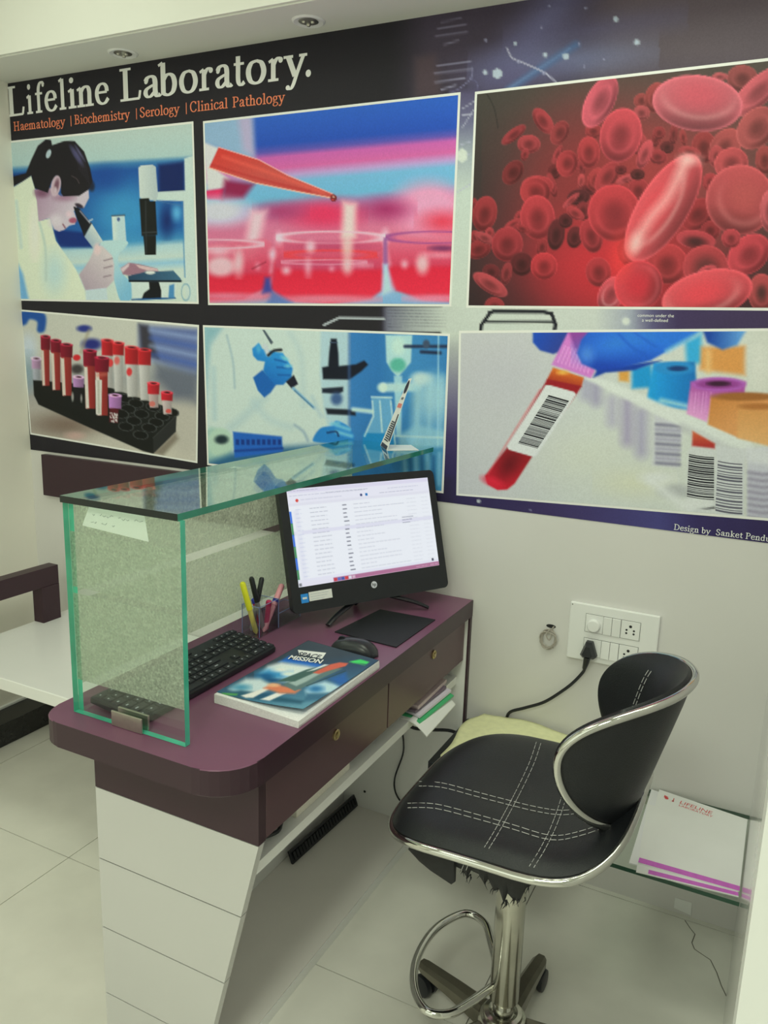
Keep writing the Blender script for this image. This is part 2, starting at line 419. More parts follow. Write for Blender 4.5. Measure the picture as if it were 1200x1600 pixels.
# paper note taped inside the front pane
nt_ = empty('paper_note', (-0.3, GY1+.004, 1.1), 'white handwritten paper note stuck inside the front glass pane', 'note')
bm = NB(); quadface(bm, [(-0.372, GY1+.003, 1.107), (-0.218, GY1+.003, 1.099), (-0.226, GY1+.003, 1.146), (-0.352, GY1+.003, 1.146)]); obj('sheet', bm, PAPER, nt_)
INK = pm('faint_ink', (120, 128, 120), .8)
bm = NB(); random.seed(4)
for row, (zz, xa, xb) in enumerate(((1.131, -.345, -.235), (1.116, -.35, -.30))):
    x = xa
    while x < xb:
        w = random.uniform(.004, .009)
        tube(bm, [(x, GY1+.0026, zz), (x+w*.4, GY1+.0026, zz+random.uniform(-.003, .004)), (x+w, GY1+.0026, zz+random.uniform(-.002, .003))], .0004, 4)
        x += w+(.012 if random.random() < .25 else .002)
obj('handwriting', bm, INK, nt_)

# tent card standing on the glass top
card = empty('tent_card', (-0.2, -0.1, 1.16), 'white folded tent card with printed strip standing on the glass top', 'tent card')
A = on(594.4, 695.3, 2, 1.1605); Bq = on(604.7, 704, 2, 1.1605); T1 = on(638.5, 592, 1, -0.085); T2 = on(643.0, 591, 1, -0.10)
Cq = on(654.5, 703.5, 2, 1.1605); Dq = on(644, 695, 2, 1.1605); Dq[1] = min(Dq[1], -.004)
def sheet(pts, th, nrm):
    bm = NB(); n = Vector(nrm).normalized()*th
    a = [bm.verts.new(tuple(p)) for p in pts]; b = [bm.verts.new(Vector(p)+n) for p in pts]
    bm.faces.new(a); bm.faces.new(b[::-1]); k = len(pts)
    for i in range(k): bm.faces.new([a[i], b[i], b[(i+1) % k], a[(i+1) % k]])
    return bm
obj('standing_face', sheet([A, Bq, T2, T1], .0008, (.6, .6, -.3)), PAPER, card)
obj('base_flap', sheet([Bq, Cq, Dq, A], .0006, (0, 0, 1)), PAPER, card)
DARKINK = pm('dark_print', (42, 40, 48), .6); ORNG = pm('salmon_print', (214, 120, 100), .6)
nrm = Vector(Bq-A).cross(Vector(T1-A)).normalized()
if nrm.dot(Vector(CAM)-Vector(A)) < 0: nrm = -nrm
def face_uv(u, v):
    p = (1-v)*((1-u)*A+u*Bq)+v*((1-u)*T1+u*T2); return np.array(p)+np.array(nrm)*.0006
def fquad(bm, u0, u1, v0, v1, n=1):
    quadface(bm, [face_uv(u0, v0), face_uv(u1, v0), face_uv(u1, v1), face_uv(u0, v1)])
bm = NB(); fquad(bm, .08, .92, .0, .055)
for k in range(10): fquad(bm, .18+.04*(k % 2), .74, .10+k*.03, .118+k*.03)
fquad(bm, .78, .95, .12, .5)
ring = [face_uv(.5+.42*math.cos(a), .88+.095*math.sin(a)) for a in np.linspace(0, 2*math.pi, 20, endpoint=False)]
quadface(bm, ring)
for k in range(3): fquad(bm, .3+.18*k, .4+.18*k, .70, .735)
obj('printed_strip', bm, DARKINK, card)['kind'] = 'stuff'
bm = NB(); fquad(bm, .1, .9, .585, .645); obj('printed_patch', bm, ORNG, card)

# ------------------------------------------------------------------ waiting bench at the left
bench = empty('waiting_bench', (-1.0, -0.28, 0), 'white bench seat with a purple arm frame by the left wall', 'bench')
bm = NB(); box(bm, -1.535, -0.462, -0.556, -0.004, 0.412, 0.45, bevel=.002, seg=1); obj('seat', bm, WHITELAM, bench)
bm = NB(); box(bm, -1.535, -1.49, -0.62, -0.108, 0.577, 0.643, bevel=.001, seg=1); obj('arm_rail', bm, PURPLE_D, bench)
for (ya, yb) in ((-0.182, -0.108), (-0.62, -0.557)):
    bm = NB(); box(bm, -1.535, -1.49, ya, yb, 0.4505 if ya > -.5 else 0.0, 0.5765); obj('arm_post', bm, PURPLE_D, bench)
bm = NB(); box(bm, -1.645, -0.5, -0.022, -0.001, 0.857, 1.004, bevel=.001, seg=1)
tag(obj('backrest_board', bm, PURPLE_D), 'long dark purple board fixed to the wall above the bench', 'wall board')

# ------------------------------------------------------------------ glass shelf with letterhead at the right
gs = empty('glass_shelf', (0.58, -0.18, 0.325), 'low clear glass shelf with green edge fixed in the right corner', 'shelf')
bm = NB(); box(bm, 0.42, XR-.001, -0.357, -0.001, 0.317, 0.327); o = obj('glass_plate', bm, GLASS, gs); o.data.materials.append(pm('deep_green_edge', (30, 66, 46), .15, noise=(10, .2)))
for p in o.data.polygons:
    if abs(p.normal.z) < .5: p.material_index = 1
for (xa, ya) in ((0.5, -.03), (0.7, -.03)):
    bm = NB(); box(bm, xa, xa+.02, ya, -0.001, 0.300, 0.3165); obj('bracket', bm, STEEL, gs)
def paper_stack(name, corners, z, sheets, label, cat, mat=PAPER):
    pass
def flat_sheet(name, pts, z0, th, mat, parent=None):
    bm = NB(); prism(bm, [(p[0], p[1]) for p in pts], z0, z0+th); return obj(name, bm, mat, parent)
pp = [on(*p, 2, .335)[:2] for p in ((1031, 1232), (1168, 1281), (1166, 1396), (997, 1348))]
under = [on(*p, 2, .332)[:2] for p in ((1019, 1229), (1150, 1276), (1150, 1390), (983, 1347))]
for q in pp+under: q[0] = min(q[0], XR-.004); q[1] = min(q[1], -.004)
lo = flat_sheet('loose_papers', under, .3275, .003, pm('lilac_paper', (205, 206, 204), .8))
tag(lo, 'plain white papers under the letterhead pad on the glass shelf', 'papers')
under2 = [on(*p, 2, .334)[:2] for p in ((1012, 1255), (1140, 1300), (1160, 1402), (994, 1361))]
for q in under2: q[0] = min(q[0], XR-.004)
lp = empty('letterhead_pad', (0.63, -0.18, .331), 'stack of letterhead sheets with red heading and purple footer on glass shelf', 'letterhead')
flat_sheet('lower_sheet', under2, .3307, .002, PAPER, lp)
MAG = pm('magenta_footer', (186, 96, 168), .7, noise=(80, .08)); RED = pm('red_print', (190, 70, 66), .7)
flat_sheet('top_sheet', pp, .333, .003, PAPER, lp)
P0, P1, P2, P3 = [np.array(p) for p in pp]
def puv(u, v): return (1-v)*((1-u)*P0+u*P1)+v*((1-u)*P3+u*P2)
flat_sheet('purple_footer', [puv(0.0, .945), puv(1.0, .945), puv(1.0, 1.0), puv(0.0, 1.0)], .3362, .0004, MAG, lp)
l0, l1, l2, l3 = [np.array(q) for q in under2]
flat_sheet('purple_footer', [l3+(l0-l3)*.06+(l2-l3)*.12, l2+(l1-l2)*.06, l2+(l1-l2)*.01, l3+(l0-l3)*.01+(l2-l3)*.12], .3328, .0003, MAG, lp)
xd = P1-P0; yd = P0-P3
o3 = puv(.25, .105)
sans('heading', 'LIFELINE', .021, RED, frame((o3[0], o3[1], .3363), (*xd, 0), (*yd, 0)), lp)
o3 = puv(.25, .145)
sans('subheading', 'LABORATORY', .0125, RED, frame((o3[0], o3[1], .3363), (*xd, 0), (*yd, 0)), lp)
bm = NB()
for (u, v, r) in ((.09, .075, .007), (.105, .095, .005), (.18, .105, .003)):
    c = puv(u, v); quadface(bm, [(c[0]+r*math.cos(a), c[1]+r*math.sin(a), .3364) for a in np.linspace(0, 2*math.pi, 3 if r > .006 else 8, endpoint=False)])
c = puv(.18, .06); quadface(bm, [(c[0], c[1], .3364), (c[0]+.002, c[1], .3364), (c[0]+.002, c[1]-.016, .3364), (c[0], c[1]-.016, .3364)])
obj('emblem', bm, RED, lp)
bm = NB(); q = [wallp(*p) for p in ((1055, 1402), (1081, 1410), (1080, 1430), (1053, 1418))]
for p in q: p[1] = -.001
obj_ = obj('wall_patch', sheet(q, .0006, (0, -1, 0)), pm('blue_white_patch', (226, 232, 238), .4))  # pale flat patch set on the wall
bm.free(); tag(obj_, 'small white patch low on the wall under the glass shelf', 'patch')
# crack in the tile below the shelf
bm = NB(); cr = [on(*p, 2, 0) for p in ((1070, 1438), (1078, 1450), (1086, 1460), (1081, 1473), (1085, 1483), (1098, 1492), (1110, 1500), (1120, 1520), (1127, 1540), (1135, 1557))]
for a, b in zip(cr[:-1], cr[1:]):
    d = np.array([b[1]-a[1], a[0]-b[0], 0]); d = d/np.linalg.norm(d)*.0011
    quadface(bm, [a-d+[0, 0, .0004], b-d+[0, 0, .0004], b+d+[0, 0, .0004], a+d+[0, 0, .0004]])
cko = obj('tile_crack', bm, pm('crack', (88, 84, 68), .9), floor); cko['label'] = 'dark crack running across a floor tile'

# ------------------------------------------------------------------ the printed mural
def print_mat():
    m = bpy.data.materials.new('printed_vinyl'); m.use_nodes = True; nt = m.node_tree; b = nt.nodes['Principled BSDF']
    at = nt.nodes.new('ShaderNodeAttribute'); at.attribute_name = 'ink'
    tc = nt.nodes.new('ShaderNodeTexCoord'); n = nt.nodes.new('ShaderNodeTexNoise'); n.inputs['Scale'].default_value = 260; n.inputs['Detail'].default_value = 2
    nt.links.new(tc.outputs['Object'], n.inputs['Vector'])
    mr = nt.nodes.new('ShaderNodeMapRange'); mr.inputs[1].default_value = .3; mr.inputs[2].default_value = .7; mr.inputs[3].default_value = .95; mr.inputs[4].default_value = 1.05
    nt.links.new(n.outputs['Fac'], mr.inputs[0])
    mx = nt.nodes.new('ShaderNodeVectorMath'); mx.operation = 'SCALE'
    nt.links.new(at.outputs['Color'], mx.inputs[0]); nt.links.new(mr.outputs[0], mx.inputs['Scale']); nt.links.new(mx.outputs[0], b.inputs['Base Color'])
    b.inputs['Roughness'].default_value = .5; b.inputs['Specular IOR Level'].default_value = .22
    return m
PRINT = print_mat()

class Canvas:
    """a flat print: a grid of points on a surface, each carrying its ink colour; drawn in the coordinates of a crop of the picture"""
    def __init__(self, P, shape, ox=0, oy=0, s=1.0):
        self.P = P; self.shape = shape
        px, py = project(P)
        self.px, self.py = px, py
        self.crop(ox, oy, s)
        self.c = np.zeros((len(P), 3))
    def crop(self, ox, oy, s):
        self.u = (self.px-ox)*s; self.v = (self.py-oy)*s; self.s = s
    def fill(self, c): self.c[:] = c
    def blend(self, idx, a, col):
        a = a[:, None]; self.c[idx] = self.c[idx]*(1-a)+np.asarray(col, float)*a
    def ramp(self, t, stops, mask=None):
        ts = [q[0] for q in stops]; cs = np.array([q[1] for q in stops], float)
        col = np.stack([np.interp(t, ts, cs[:, k]) for k in range(3)], 1)
        if mask is None: self.c[:] = col
        else: self.c = self.c*(1-mask[:, None])+col*mask[:, None]
    def near(self, x0, x1, y0, y1):
        return np.nonzero((self.u > x0) & (self.u < x1) & (self.v > y0) & (self.v < y1))[0]
    def sd(self, pts, idx):
        u, v = self.u[idx], self.v[idx]; d = np.full(len(idx), 1e18); ins = np.zeros(len(idx), bool)
        n = len(pts)
        for i in range(n):
            (x0, y0), (x1, y1) = pts[i], pts[(i+1) % n]
            ex, ey = x1-x0, y1-y0; L = ex*ex+ey*ey+1e-12
            t = np.clip(((u-x0)*ex+(v-y0)*ey)/L, 0, 1)
            d = np.minimum(d, (u-x0-t*ex)**2+(v-y0-t*ey)**2)
            if y0 != y1:
                c = ((y0 > v) != (y1 > v)) & (u < (x1-x0)*(v-y0)/(y1-y0)+x0)
                ins ^= c
        d = np.sqrt(d); return np.where(ins, -d, d)
    def poly(self, pts, col, blur=None, smooth=False, alpha=1.0, shade=None):
        blur = blur or 0.8*self.s
        if smooth: pts = [tuple(p) for p in catmull(pts, 5, True)]
        xs = [p[0] for p in pts]; ys = [p[1] for p in pts]
        idx = self.near(min(xs)-blur, max(xs)+blur, min(ys)-blur, max(ys)+blur)
        if len(idx) == 0: return
        d = self.sd(pts, idx); a = np.clip(.5-d/(2*blur), 0, 1); a = a*a*(3-2*a)*alpha
        k = a > 0; idx = idx[k]; a = a[k]
        if shade is not None:                      # colour changes along a direction: ((x0,y0),(x1,y1),col2)
            (x0, y0), (x1, y1), c2 = shade
            t = np.clip(((self.u[idx]-x0)*(x1-x0)+(self.v[idx]-y0)*(y1-y0))/((x1-x0)**2+(y1-y0)**2), 0, 1)[:, None]
            colr = np.asarray(col, float)*(1-t)+np.asarray(c2, float)*t
            self.c[idx] = self.c[idx]*(1-a[:, None])+colr*a[:, None]
        else: self.blend(idx, a, col)
    def ell(self, cx, cy, rx, ry, col, ang=0, blur=None, alpha=1.0, ring=None):
        blur = blur or 0.8*self.s
        R = max(rx, ry)+blur
        idx = self.near(cx-R, cx+R, cy-R, cy+R)
        if len(idx) == 0: return
        c, s = math.cos(math.radians(ang)), math.sin(math.radians(ang))
        x = (self.u[idx]-cx)*c+(self.v[idx]-cy)*s; y = -(self.u[idx]-cx)*s+(self.v[idx]-cy)*c
        r = np.sqrt((x/rx)**2+(y/ry)**2); d = (r-1)*min(rx, ry)
        if ring: d = np.abs(d)-ring/2
        a = np.clip(.5-d/(2*blur), 0, 1); a = a*a*(3-2*a)*alpha
        self.blend(idx, a, col)
    def line(self, pts, w, col, blur=None, smooth=False, alpha=1.0):
        blur = blur or 0.7*self.s
        if smooth: pts = [tuple(p) for p in catmull(pts, 6)]
        xs = [p[0] for p in pts]; ys = [p[1] for p in pts]; R = w+blur
        idx = self.near(min(xs)-R, max(xs)+R, min(ys)-R, max(ys)+R)
        if len(idx) == 0: return
        u, v = self.u[idx], self.v[idx]; d = np.full(len(idx), 1e18)
        for (x0, y0), (x1, y1) in zip(pts[:-1], pts[1:]):
            ex, ey = x1-x0, y1-y0; L = ex*ex+ey*ey+1e-12
            t = np.clip(((u-x0)*ex+(v-y0)*ey)/L, 0, 1)
            d = np.minimum(d, (u-x0-t*ex)**2+(v-y0-t*ey)**2)
        d = np.sqrt(d)-w/2; a = np.clip(.5-d/(2*blur), 0, 1)*alpha
        self.blend(idx, a, col)
    def cell(self, cx, cy, rx, ry, ang=0, base=(185, 60, 64), rim=None, dark=None, dimple=.55, off=(0, 0), light=None):
        """a red blood cell: bright edge, soft body, shadowed dimple"""
        base = np.array(base, float)*.90; rim = np.array(rim if rim is not None else np.minimum(base*1.16+10, 255)); dark = np.array(dark if dark is not None else base*.62)
        R = max(rx, ry)*1.05+3
        idx = self.near(cx-R, cx+R, cy-R, cy+R)
        if len(idx) == 0: return
        c, s = math.cos(math.radians(ang)), math.sin(math.radians(ang))
        x = ((self.u[idx]-cx)*c+(self.v[idx]-cy)*s)/rx; y = (-(self.u[idx]-cx)*s+(self.v[idx]-cy)*c)/ry
        r = np.sqrt(x*x+y*y); m = min(rx, ry)
        a = np.clip(.5-(r-1)*m/6.0, 0, 1)
        k = a > 0; idx, x, y, r, a = idx[k], x[k], y[k], r[k], a[k]
        edge = np.clip((r-.86)/.12, 0, 1); edge = edge*edge*np.clip(1.0-.35*y, .5, 1)
        shd = 1.07-.13*(y+1)-.05*(x+1)*.5
        col = base[None, :]*shd[:, None]*(1-edge[:, None]*.65)+rim[None, :]*edge[:, None]*.65
        r2 = np.sqrt(((x-off[0])/dimple)**2+((y-off[1])/dimple)**2)
        dm = np.clip(1.15-r2, 0, 1); dm = dm*dm*(3-2*dm)
        col = col*(1-dm[:, None]*.8)+dark[None, :]*dm[:, None]*.8
        lip = np.exp(-((r2-1.12)/.16)**2)*np.clip(.35+.65*y, 0, 1)
        lt = np.array(light if light is not None else np.minimum(base*1.18+14, 255))
        col = col*(1-lip[:, None]*.55)+lt[None, :]*lip[:, None]*.55
        low = np.clip((y-.25)/.9, 0, 1)*(1-edge)*.35
        col = col*(1-low[:, None])
        self.c[idx] = self.c[idx]*(1-a[:, None])+col*a[:, None]
    def mesh(self, name, parent, gain=0.93):
        nu, nv = self.shape
        me = bpy.data.meshes.new(name); n = len(self.P)
        me.vertices.add(n); me.vertices.foreach_set('co', np.ascontiguousarray(self.P, dtype=np.float32).ravel())
        i = np.arange(nu-1)[:, None]*nv+np.arange(nv-1)[None, :]
        q = np.stack([i, i+nv, i+nv+1, i+1], -1).reshape(-1, 4).astype(np.int32)
        me.loops.add(q.size); me.loops.foreach_set('vertex_index', q.ravel())
        me.polygons.add(len(q)); me.polygons.foreach_set('loop_start', np.arange(0, q.size, 4, dtype=np.int32))
        me.update(calc_edges=True)
        at = me.color_attributes.new('ink', 'FLOAT_COLOR', 'POINT')
        col = np.clip(s2l(np.clip(self.c, 0, 255))*gain/LREF, 0, .95)
        at.data.foreach_set('color', np.concatenate([col, np.ones((n, 1))], 1).astype(np.float32).ravel())
        me.materials.append(PRINT)
        return link_mesh(name, me, None, parent)
def wall_grid(corners, yoff, step):
    """corners in wall (x, z): TL, TR, BR, BL; step in metres"""
    TL, TR, BR, BL = [np.array(c, float) for c in corners]
    nu = int(max(np.linalg.norm(TR-TL), np.linalg.norm(BR-BL))/step)+2
    nv = int(max(np.linalg.norm(BL-TL), np.linalg.norm(BR-TR))/step)+2
    s = np.linspace(0, 1, nu)[:, None, None]; t = np.linspace(0, 1, nv)[None, :, None]
    p = (1-t)*((1-s)*TL+s*TR)+t*((1-s)*BL+s*BR)
    P = np.zeros((nu*nv, 3)); P[:, 0] = p[..., 0].ravel(); P[:, 2] = p[..., 1].ravel(); P[:, 1] = yoff
    return P, (nu, nv)
def wxz(px, py):
    p = wallp(px, py); return (p[0], p[2])

mural = empty('wall_mural', (-0.5, 0, 1.62), 'dark printed laboratory mural with six science photos and white title lettering', 'mural')
MX0, MX1, MZ0, MZ1 = XL+.001, XR-.001, 1.0125, ZS-.001
bm = NB(); box(bm, MX0, MX1, -0.0012, -0.0002, MZ0, MZ1); obj('vinyl_sheet', bm, pm('vinyl_back', (34, 32, 36), .5), mural)

# ---- background print
P, sh = wall_grid([(MX0, MZ1), (MX1, MZ1), (MX1, MZ0), (MX0, MZ0)], -0.0014, 0.0040)
K = Canvas(P, sh)
K.fill((34, 32, 35))
rng = np.random.default_rng(3)
x, y = K.u, K.v
K.poly([(640, -60), (1260, -80), (1260, 130), (740, 150), (640, 160)], (62, 54, 64), blur=40)
K.poly([(940, -60), (1260, -80), (1260, 120), (930, 120)], (88, 78, 80), blur=50)
K.ell(845, 40, 110, 26, (104, 104, 136), ang=-50, blur=40, alpha=.75)
K.ell(880, 95, 120, 22, (112, 120, 148), ang=-6, blur=30, alpha=.75)
K.ell(930, 45, 120, 14, (96, 94, 122), ang=-8, blur=25, alpha=.6)
K.ell(800, 120, 60, 30, (84, 78, 108), blur=40, alpha=.6)
K.line([(795, 140), (900, 70)], 10, (74, 98, 132), blur=5)
K.line([(795, 138), (890, 76)], 3, (110, 132, 160), blur=2, alpha=.6)
K.poly([(648, 90), (680, 84), (690, 150), (648, 152)], (76, 62, 64), blur=10, alpha=.8)
for k, (xa, xb, yy) in enumerate(((690, 720, 32), (684, 728, 42), (681, 730, 54), (694, 716, 67), (683, 735, 100), (679, 738, 112), (680, 726, 126), (690, 712, 137))):
    K.line([(xa, yy+3), (xb, yy-4)], 2, (150, 150, 165), blur=1.4, alpha=.45+.07*k)
K.line([(739, 105), (736, 122), (718, 138), (704, 145)], 1.6, (130, 130, 155), smooth=True, alpha=.8)
K.line([(733, 120), (745, 130), (747, 142)], 1.4, (110, 108, 140), smooth=True, alpha=.7)
K.line([(792, 75), (800, 90), (815, 97), (850, 113), (868, 128)], 2.2, (170, 170, 180), smooth=True)
for (cx, cy, r) in ((758, 113, 4), (777, 115, 8.5), (805, 68, 3), (852, 86, 4), (884, 88, 5.5), (858, 9, 2), (846, 43, 2), (905, 69, 2), (915, 13, 2.4), (962, 30, 4.5), (995, 66, 5), (759, 63, 2.5), (810, 97, 2.5), (849, 114, 2.5), (913, 104, 1.6), (943, 93, 1.5)):
    K.poly([(cx+r*math.cos(a), cy+r*math.sin(a)) for a in np.radians([30, 90, 150, 210, 270, 330])], (176, 190, 192) if r > 2.6 else (150, 152, 172), blur=1.2, alpha=.95 if r > 2.6 else .8)
# light strip between the middle and right columns, running into the band between the rows
m = np.clip((x-(700-(y-140)*.035))/4, 0, 1)*np.clip(((752-(y-140)*.035)-x)/4, 0, 1)*np.clip((y-135)/12, 0, 1)*np.clip((800-y)/10, 0, 1)
K.ramp(y, [(140, (80, 74, 98)), (190, (100, 100, 122)), (240, (150, 160, 158)), (300, (184, 196, 178)), (520, (190, 198, 178)), (545, (160, 165, 155)), (620, (112, 108, 126)), (680, (62, 52, 88)), (740, (46, 38, 76)), (800, (44, 36, 72))], m)
for (p0, p1) in (((722, 170), (742, 158)), ((722, 180), (738, 178)), ((722, 200), (740, 172)), ((720, 226), (734, 222)), ((718, 244), (734, 240)), ((715, 300), (740, 285))):
    K.line([p0, p1], 1.6, (170, 172, 180), alpha=.8)
K.poly([(722+9*math.cos(a), 243+12*math.sin(a)) for a in np.radians([30, 90, 150, 210, 270, 330])], (196, 204, 184), blur=1.5)
band = np.clip((y-478)/3, 0, 1)*np.clip((520-y)/3, 0, 1)
K.ramp(x, [(595, (40, 36, 46)), (606, (110, 112, 122)), (640, (150, 156, 150)), (690, (184, 192, 174)), (760, (190, 198, 180)), (930, (188, 194, 178)), (985, (150, 156, 160)), (1020, (84, 80, 108)), (1060, (60, 48, 78)), (1250, (60, 48, 72))], band*np.clip((x-590)/10, 0, 1))
for k in range(6):
    yy = 485+k*5
    for q in range(22):
        xa = 606+q*4.2
        K.line([(xa, yy), (xa+rng.uniform(1.5, 3.6), yy)], 1.6, (70, 70, 80), alpha=.55*(1-q/24)+.05)
K.line([(506, 508), (530, 496.5), (600, 498)], 3.4, (172, 180, 176))
K.line([(751, 518), (752, 508), (765, 490), (770, 486.5), (850, 487.5), (862, 490), (868, 507), (866, 518)], 5.5, (24, 26, 32))
K.line([(756, 502), (866, 503.5)], 4.2, (24, 26, 32))
K.line([(764, 487), (862, 488)], 3, (24, 26, 32))
K.ell(978, 502, 6, 6, (200, 206, 188), blur=3)
# foot band
foot = np.clip((y-(716+x*.0))/4, 0, 1)
m = np.clip((x-640)/60, 0, 1)*np.clip((y-740)/10, 0, 1)
K.ramp(x, [(640, (34, 32, 36)), (720, (44, 36, 70)), (860, (56, 46, 84)), (1030, (66, 64, 112)), (1090, (50, 42, 82)), (1250, (46, 38, 70))], m)
K.ell(748, 783, 3, 3, (170, 176, 172)); K.ell(829, 797, 2, 2, (120, 118, 140))
K.mesh('background_print', mural)
INKW = pm('white_ink', (214, 218, 204), .5, spec=.3); INKO = pm('orange_ink', (226, 118, 78), .5, spec=.3)

# ---- six photographs
def panel(corners_px, step, crop, label):
    (tl, tr, br, bl) = [wxz(*c) for c in corners_px]
    t = empty('photo_panel', (tl[0], -0.0015, tl[1])); t.parent = mural; t.matrix_parent_inverse = mural.matrix_basis.inverted(); t['label'] = label
    bm = NB()
    bm.faces.new([bm.verts.new((c[0], -0.0017, c[1])) for c in (tl, tr, br, bl)])
    obj('white_border', bm, INKW, t)
    A = [np.array(q) for q in (tl, tr, br, bl)]; cen = sum(A)/4
    w = 0.0062
    ins = [a+np.array([w*np.sign(cen[0]-a[0]), w*np.sign(cen[1]-a[1])]) for a in A]
    P, sh = wall_grid(ins, -0.0021, step)
    return Canvas(P, sh, *crop), t
def clampx(px, py, xmax=XR-.012):
    return px, py
# right ends run on past the picture's edge to the corner
def at_x(pa, pb, X):
    a, b = wallp(*pa), wallp(*pb); t = (X-a[0])/(b[0]-a[0]); z = a[2]+t*(b[2]-a[2])
    u, v = project(np.array([[X, 0, z]])); return (float(u[0]), float(v[0]))
RX = XR-.018

K, t1 = panel([(12.6, 220.8), (302.7, 189.8), (311, 475), (30.7, 469.8)], .0033, (10, 180, 3.871), 'picture of a woman in a white coat at a microscope')
K.ramp(K.v+(K.u-600)*.06, [(100, (176, 194, 180)), (270, (166, 192, 182)), (300, (60, 120, 160)), (340, (28, 80, 145)), (700, (30, 90, 150)), (770, (60, 130, 170)), (810, (170, 200, 196)), (880, (186, 204, 190)), (915, (140, 186, 200)), (960, (190, 206, 190)), (1200, (196, 208, 186))])
K.ell(720, 600, 190, 170, (64, 150, 190), blur=120, alpha=.8)
K.ell(600, 380, 100, 70, (24, 66, 136), blur=60, alpha=.7)
K.poly([(920, 300), (1075, 280), (1080, 470), (920, 480)], (16, 34, 84), blur=20)
K.ell(970, 640, 36, 80, (14, 40, 96), blur=40); K.ell(1030, 590, 25, 40, (90, 170, 205), blur=30)
K.poly([(280, 690), (480, 710), (520, 800), (320, 800)], (14, 44, 108), blur=14)
K.poly([(20, 355), (130, 345), (130, 430), (20, 440)], (20, 60, 120), blur=12)
K.poly([(900, 465), (1080, 455), (1076, 262), (1145, 240), (1170, 1140), (1085, 1120), (1070, 520), (905, 515)], (190, 206, 192), blur=5)
K.line([(1062, 520), (1080, 980)], 5, (60, 120, 165), blur=3); K.line([(912, 520), (1062, 548)], 5, (70, 110, 150), blur=4)
K.poly([(798, 318), (815, 304), (885, 300), (904, 312), (916, 482), (905, 520), (806, 500)], (196, 206, 192), shade=((800, 400), (915, 400), (170, 184, 178)))
K.poly([(804, 504), (862, 500), (866, 520), (902, 520), (912, 725), (818, 730)], (22, 24, 22)); K.poly([(828, 728), (905, 726), (905, 845), (838, 846)], (20, 22, 20))
K.line([(822, 712), (908, 708)], 5, (70, 74, 74)); K.line([(842, 520), (846, 840)], 6, (50, 54, 54), blur=4)
K.poly([(637, 610), (715, 605), (726, 768), (645, 768)], (206, 218, 206), shade=((637, 690), (680, 690), (180, 204, 206))); K.line([(637, 608), (716, 604)], 6, (50, 50, 60)); K.ell(678, 630, 9, 12, (70, 90, 130))
K.poly([(575, 765), (728, 762), (716, 805), (676, 850), (690, 940), (760, 1025), (755, 1112), (690, 1122), (640, 960), (590, 860)], (176, 206, 204), smooth=True, shade=((600, 900), (750, 1050), (120, 176, 196)))
K.poly([(755, 1010), (1030, 1000), (1020, 1112), (760, 1118)], (196, 210, 196), blur=6)
K.poly([(735, 975), (800, 948), (1010, 940), (1056, 990), (1056, 1010), (742, 1006)], (36, 66, 88), shade=((750, 980), (1050, 980), (60, 100, 122))); K.line([(745, 1003), (1055, 1003)], 12, (18, 26, 34))
K.poly([(862, 1010), (922, 1010), (936, 1060), (936, 1112), (818, 1112), (832, 1075), (866, 1050)], (16, 18, 22), smooth=False)
K.line([(760, 1116), (1020, 1106)], 10, (24, 80, 130)); K.poly([(985, 1030), (1015, 1020), (1015, 1105), (980, 1105)], (70, 130, 170), blur=5)
K.ell(1085, 1070, 26, 50, (120, 160, 170), ring=5)
K.poly([(26, 445), (95, 402), (150, 365), (186, 480), (196, 640), (265, 622), (300, 760), (420, 930), (474, 1060), (484, 1125), (130, 1130), (75, 900), (50, 760)], (210, 218, 188), blur=5)
K.ell(290, 950, 60, 110, (176, 206, 200), blur=60, alpha=.8); K.ell(170, 700, 30, 160, (226, 230, 200), blur=30, alpha=.8); K.line([(200, 650), (235, 800), (240, 1000)], 10, (176, 196, 180), blur=8, smooth=True); K.line([(60, 520), (90, 800)], 14, (186, 204, 190), blur=10)
K.poly([(70, 900), (100, 960), (135, 1115), (85, 1120)], (110, 166, 204), blur=14)
K.poly([(168, 450), (270, 440), (330, 492), (440, 480), (497, 440), (500, 500), (468, 562), (430, 548), (408, 580), (424, 625), (414, 660), (380, 668), (352, 692), (318, 704), (290, 690), (262, 622), (195, 642), (184, 520)], (196, 184, 188), smooth=False, blur=4, shade=((400, 560), (200, 480), (168, 140, 156)))
K.ell(350, 500, 60, 20, (150, 110, 130), blur=20, alpha=.8); K.ell(300, 640, 40, 40, (206, 196, 196), blur=30); K.ell(215, 470, 40, 25, (120, 80, 100), blur=20)
K.poly([(24, 440), (36, 372), (118, 350), (150, 270), (190, 185), (238, 146), (270, 150), (276, 182), (350, 156), (412, 156), (470, 220), (506, 320), (522, 400), (500, 448), (440, 488), (345, 492), (330, 470), (328, 400), (300, 366), (275, 400), (250, 470), (172, 442), (150, 366), (95, 402)], (26, 23, 27), blur=4)
K.ell(255, 234, 14, 28, (170, 188, 186), ang=20); K.ell(425, 245, 14, 62, (96, 96, 140), ang=-32, blur=10, alpha=.8); K.ell(445, 230, 6, 50, (130, 130, 176), ang=-32, blur=6, alpha=.6)
for k in range(7): K.line([(380+k*14, 190+k*8), (420+k*12, 250+k*18), (440+k*10, 330+k*14)], 2, (60, 54, 66), smooth=True, alpha=.6)
K.ell(516, 430, 18, 30, (30, 28, 34), blur=10, alpha=.8); K.line([(395, 368), (425, 385), (440, 412)], 4, (120, 96, 96), smooth=True, blur=3, alpha=.7)
K.ell(299, 428, 29, 64, (192, 170, 174), ang=10); K.ell(304, 425, 14, 40, (112, 76, 88), ang=10, blur=8); K.ell(296, 455, 10, 22, (196, 176, 178), blur=6)
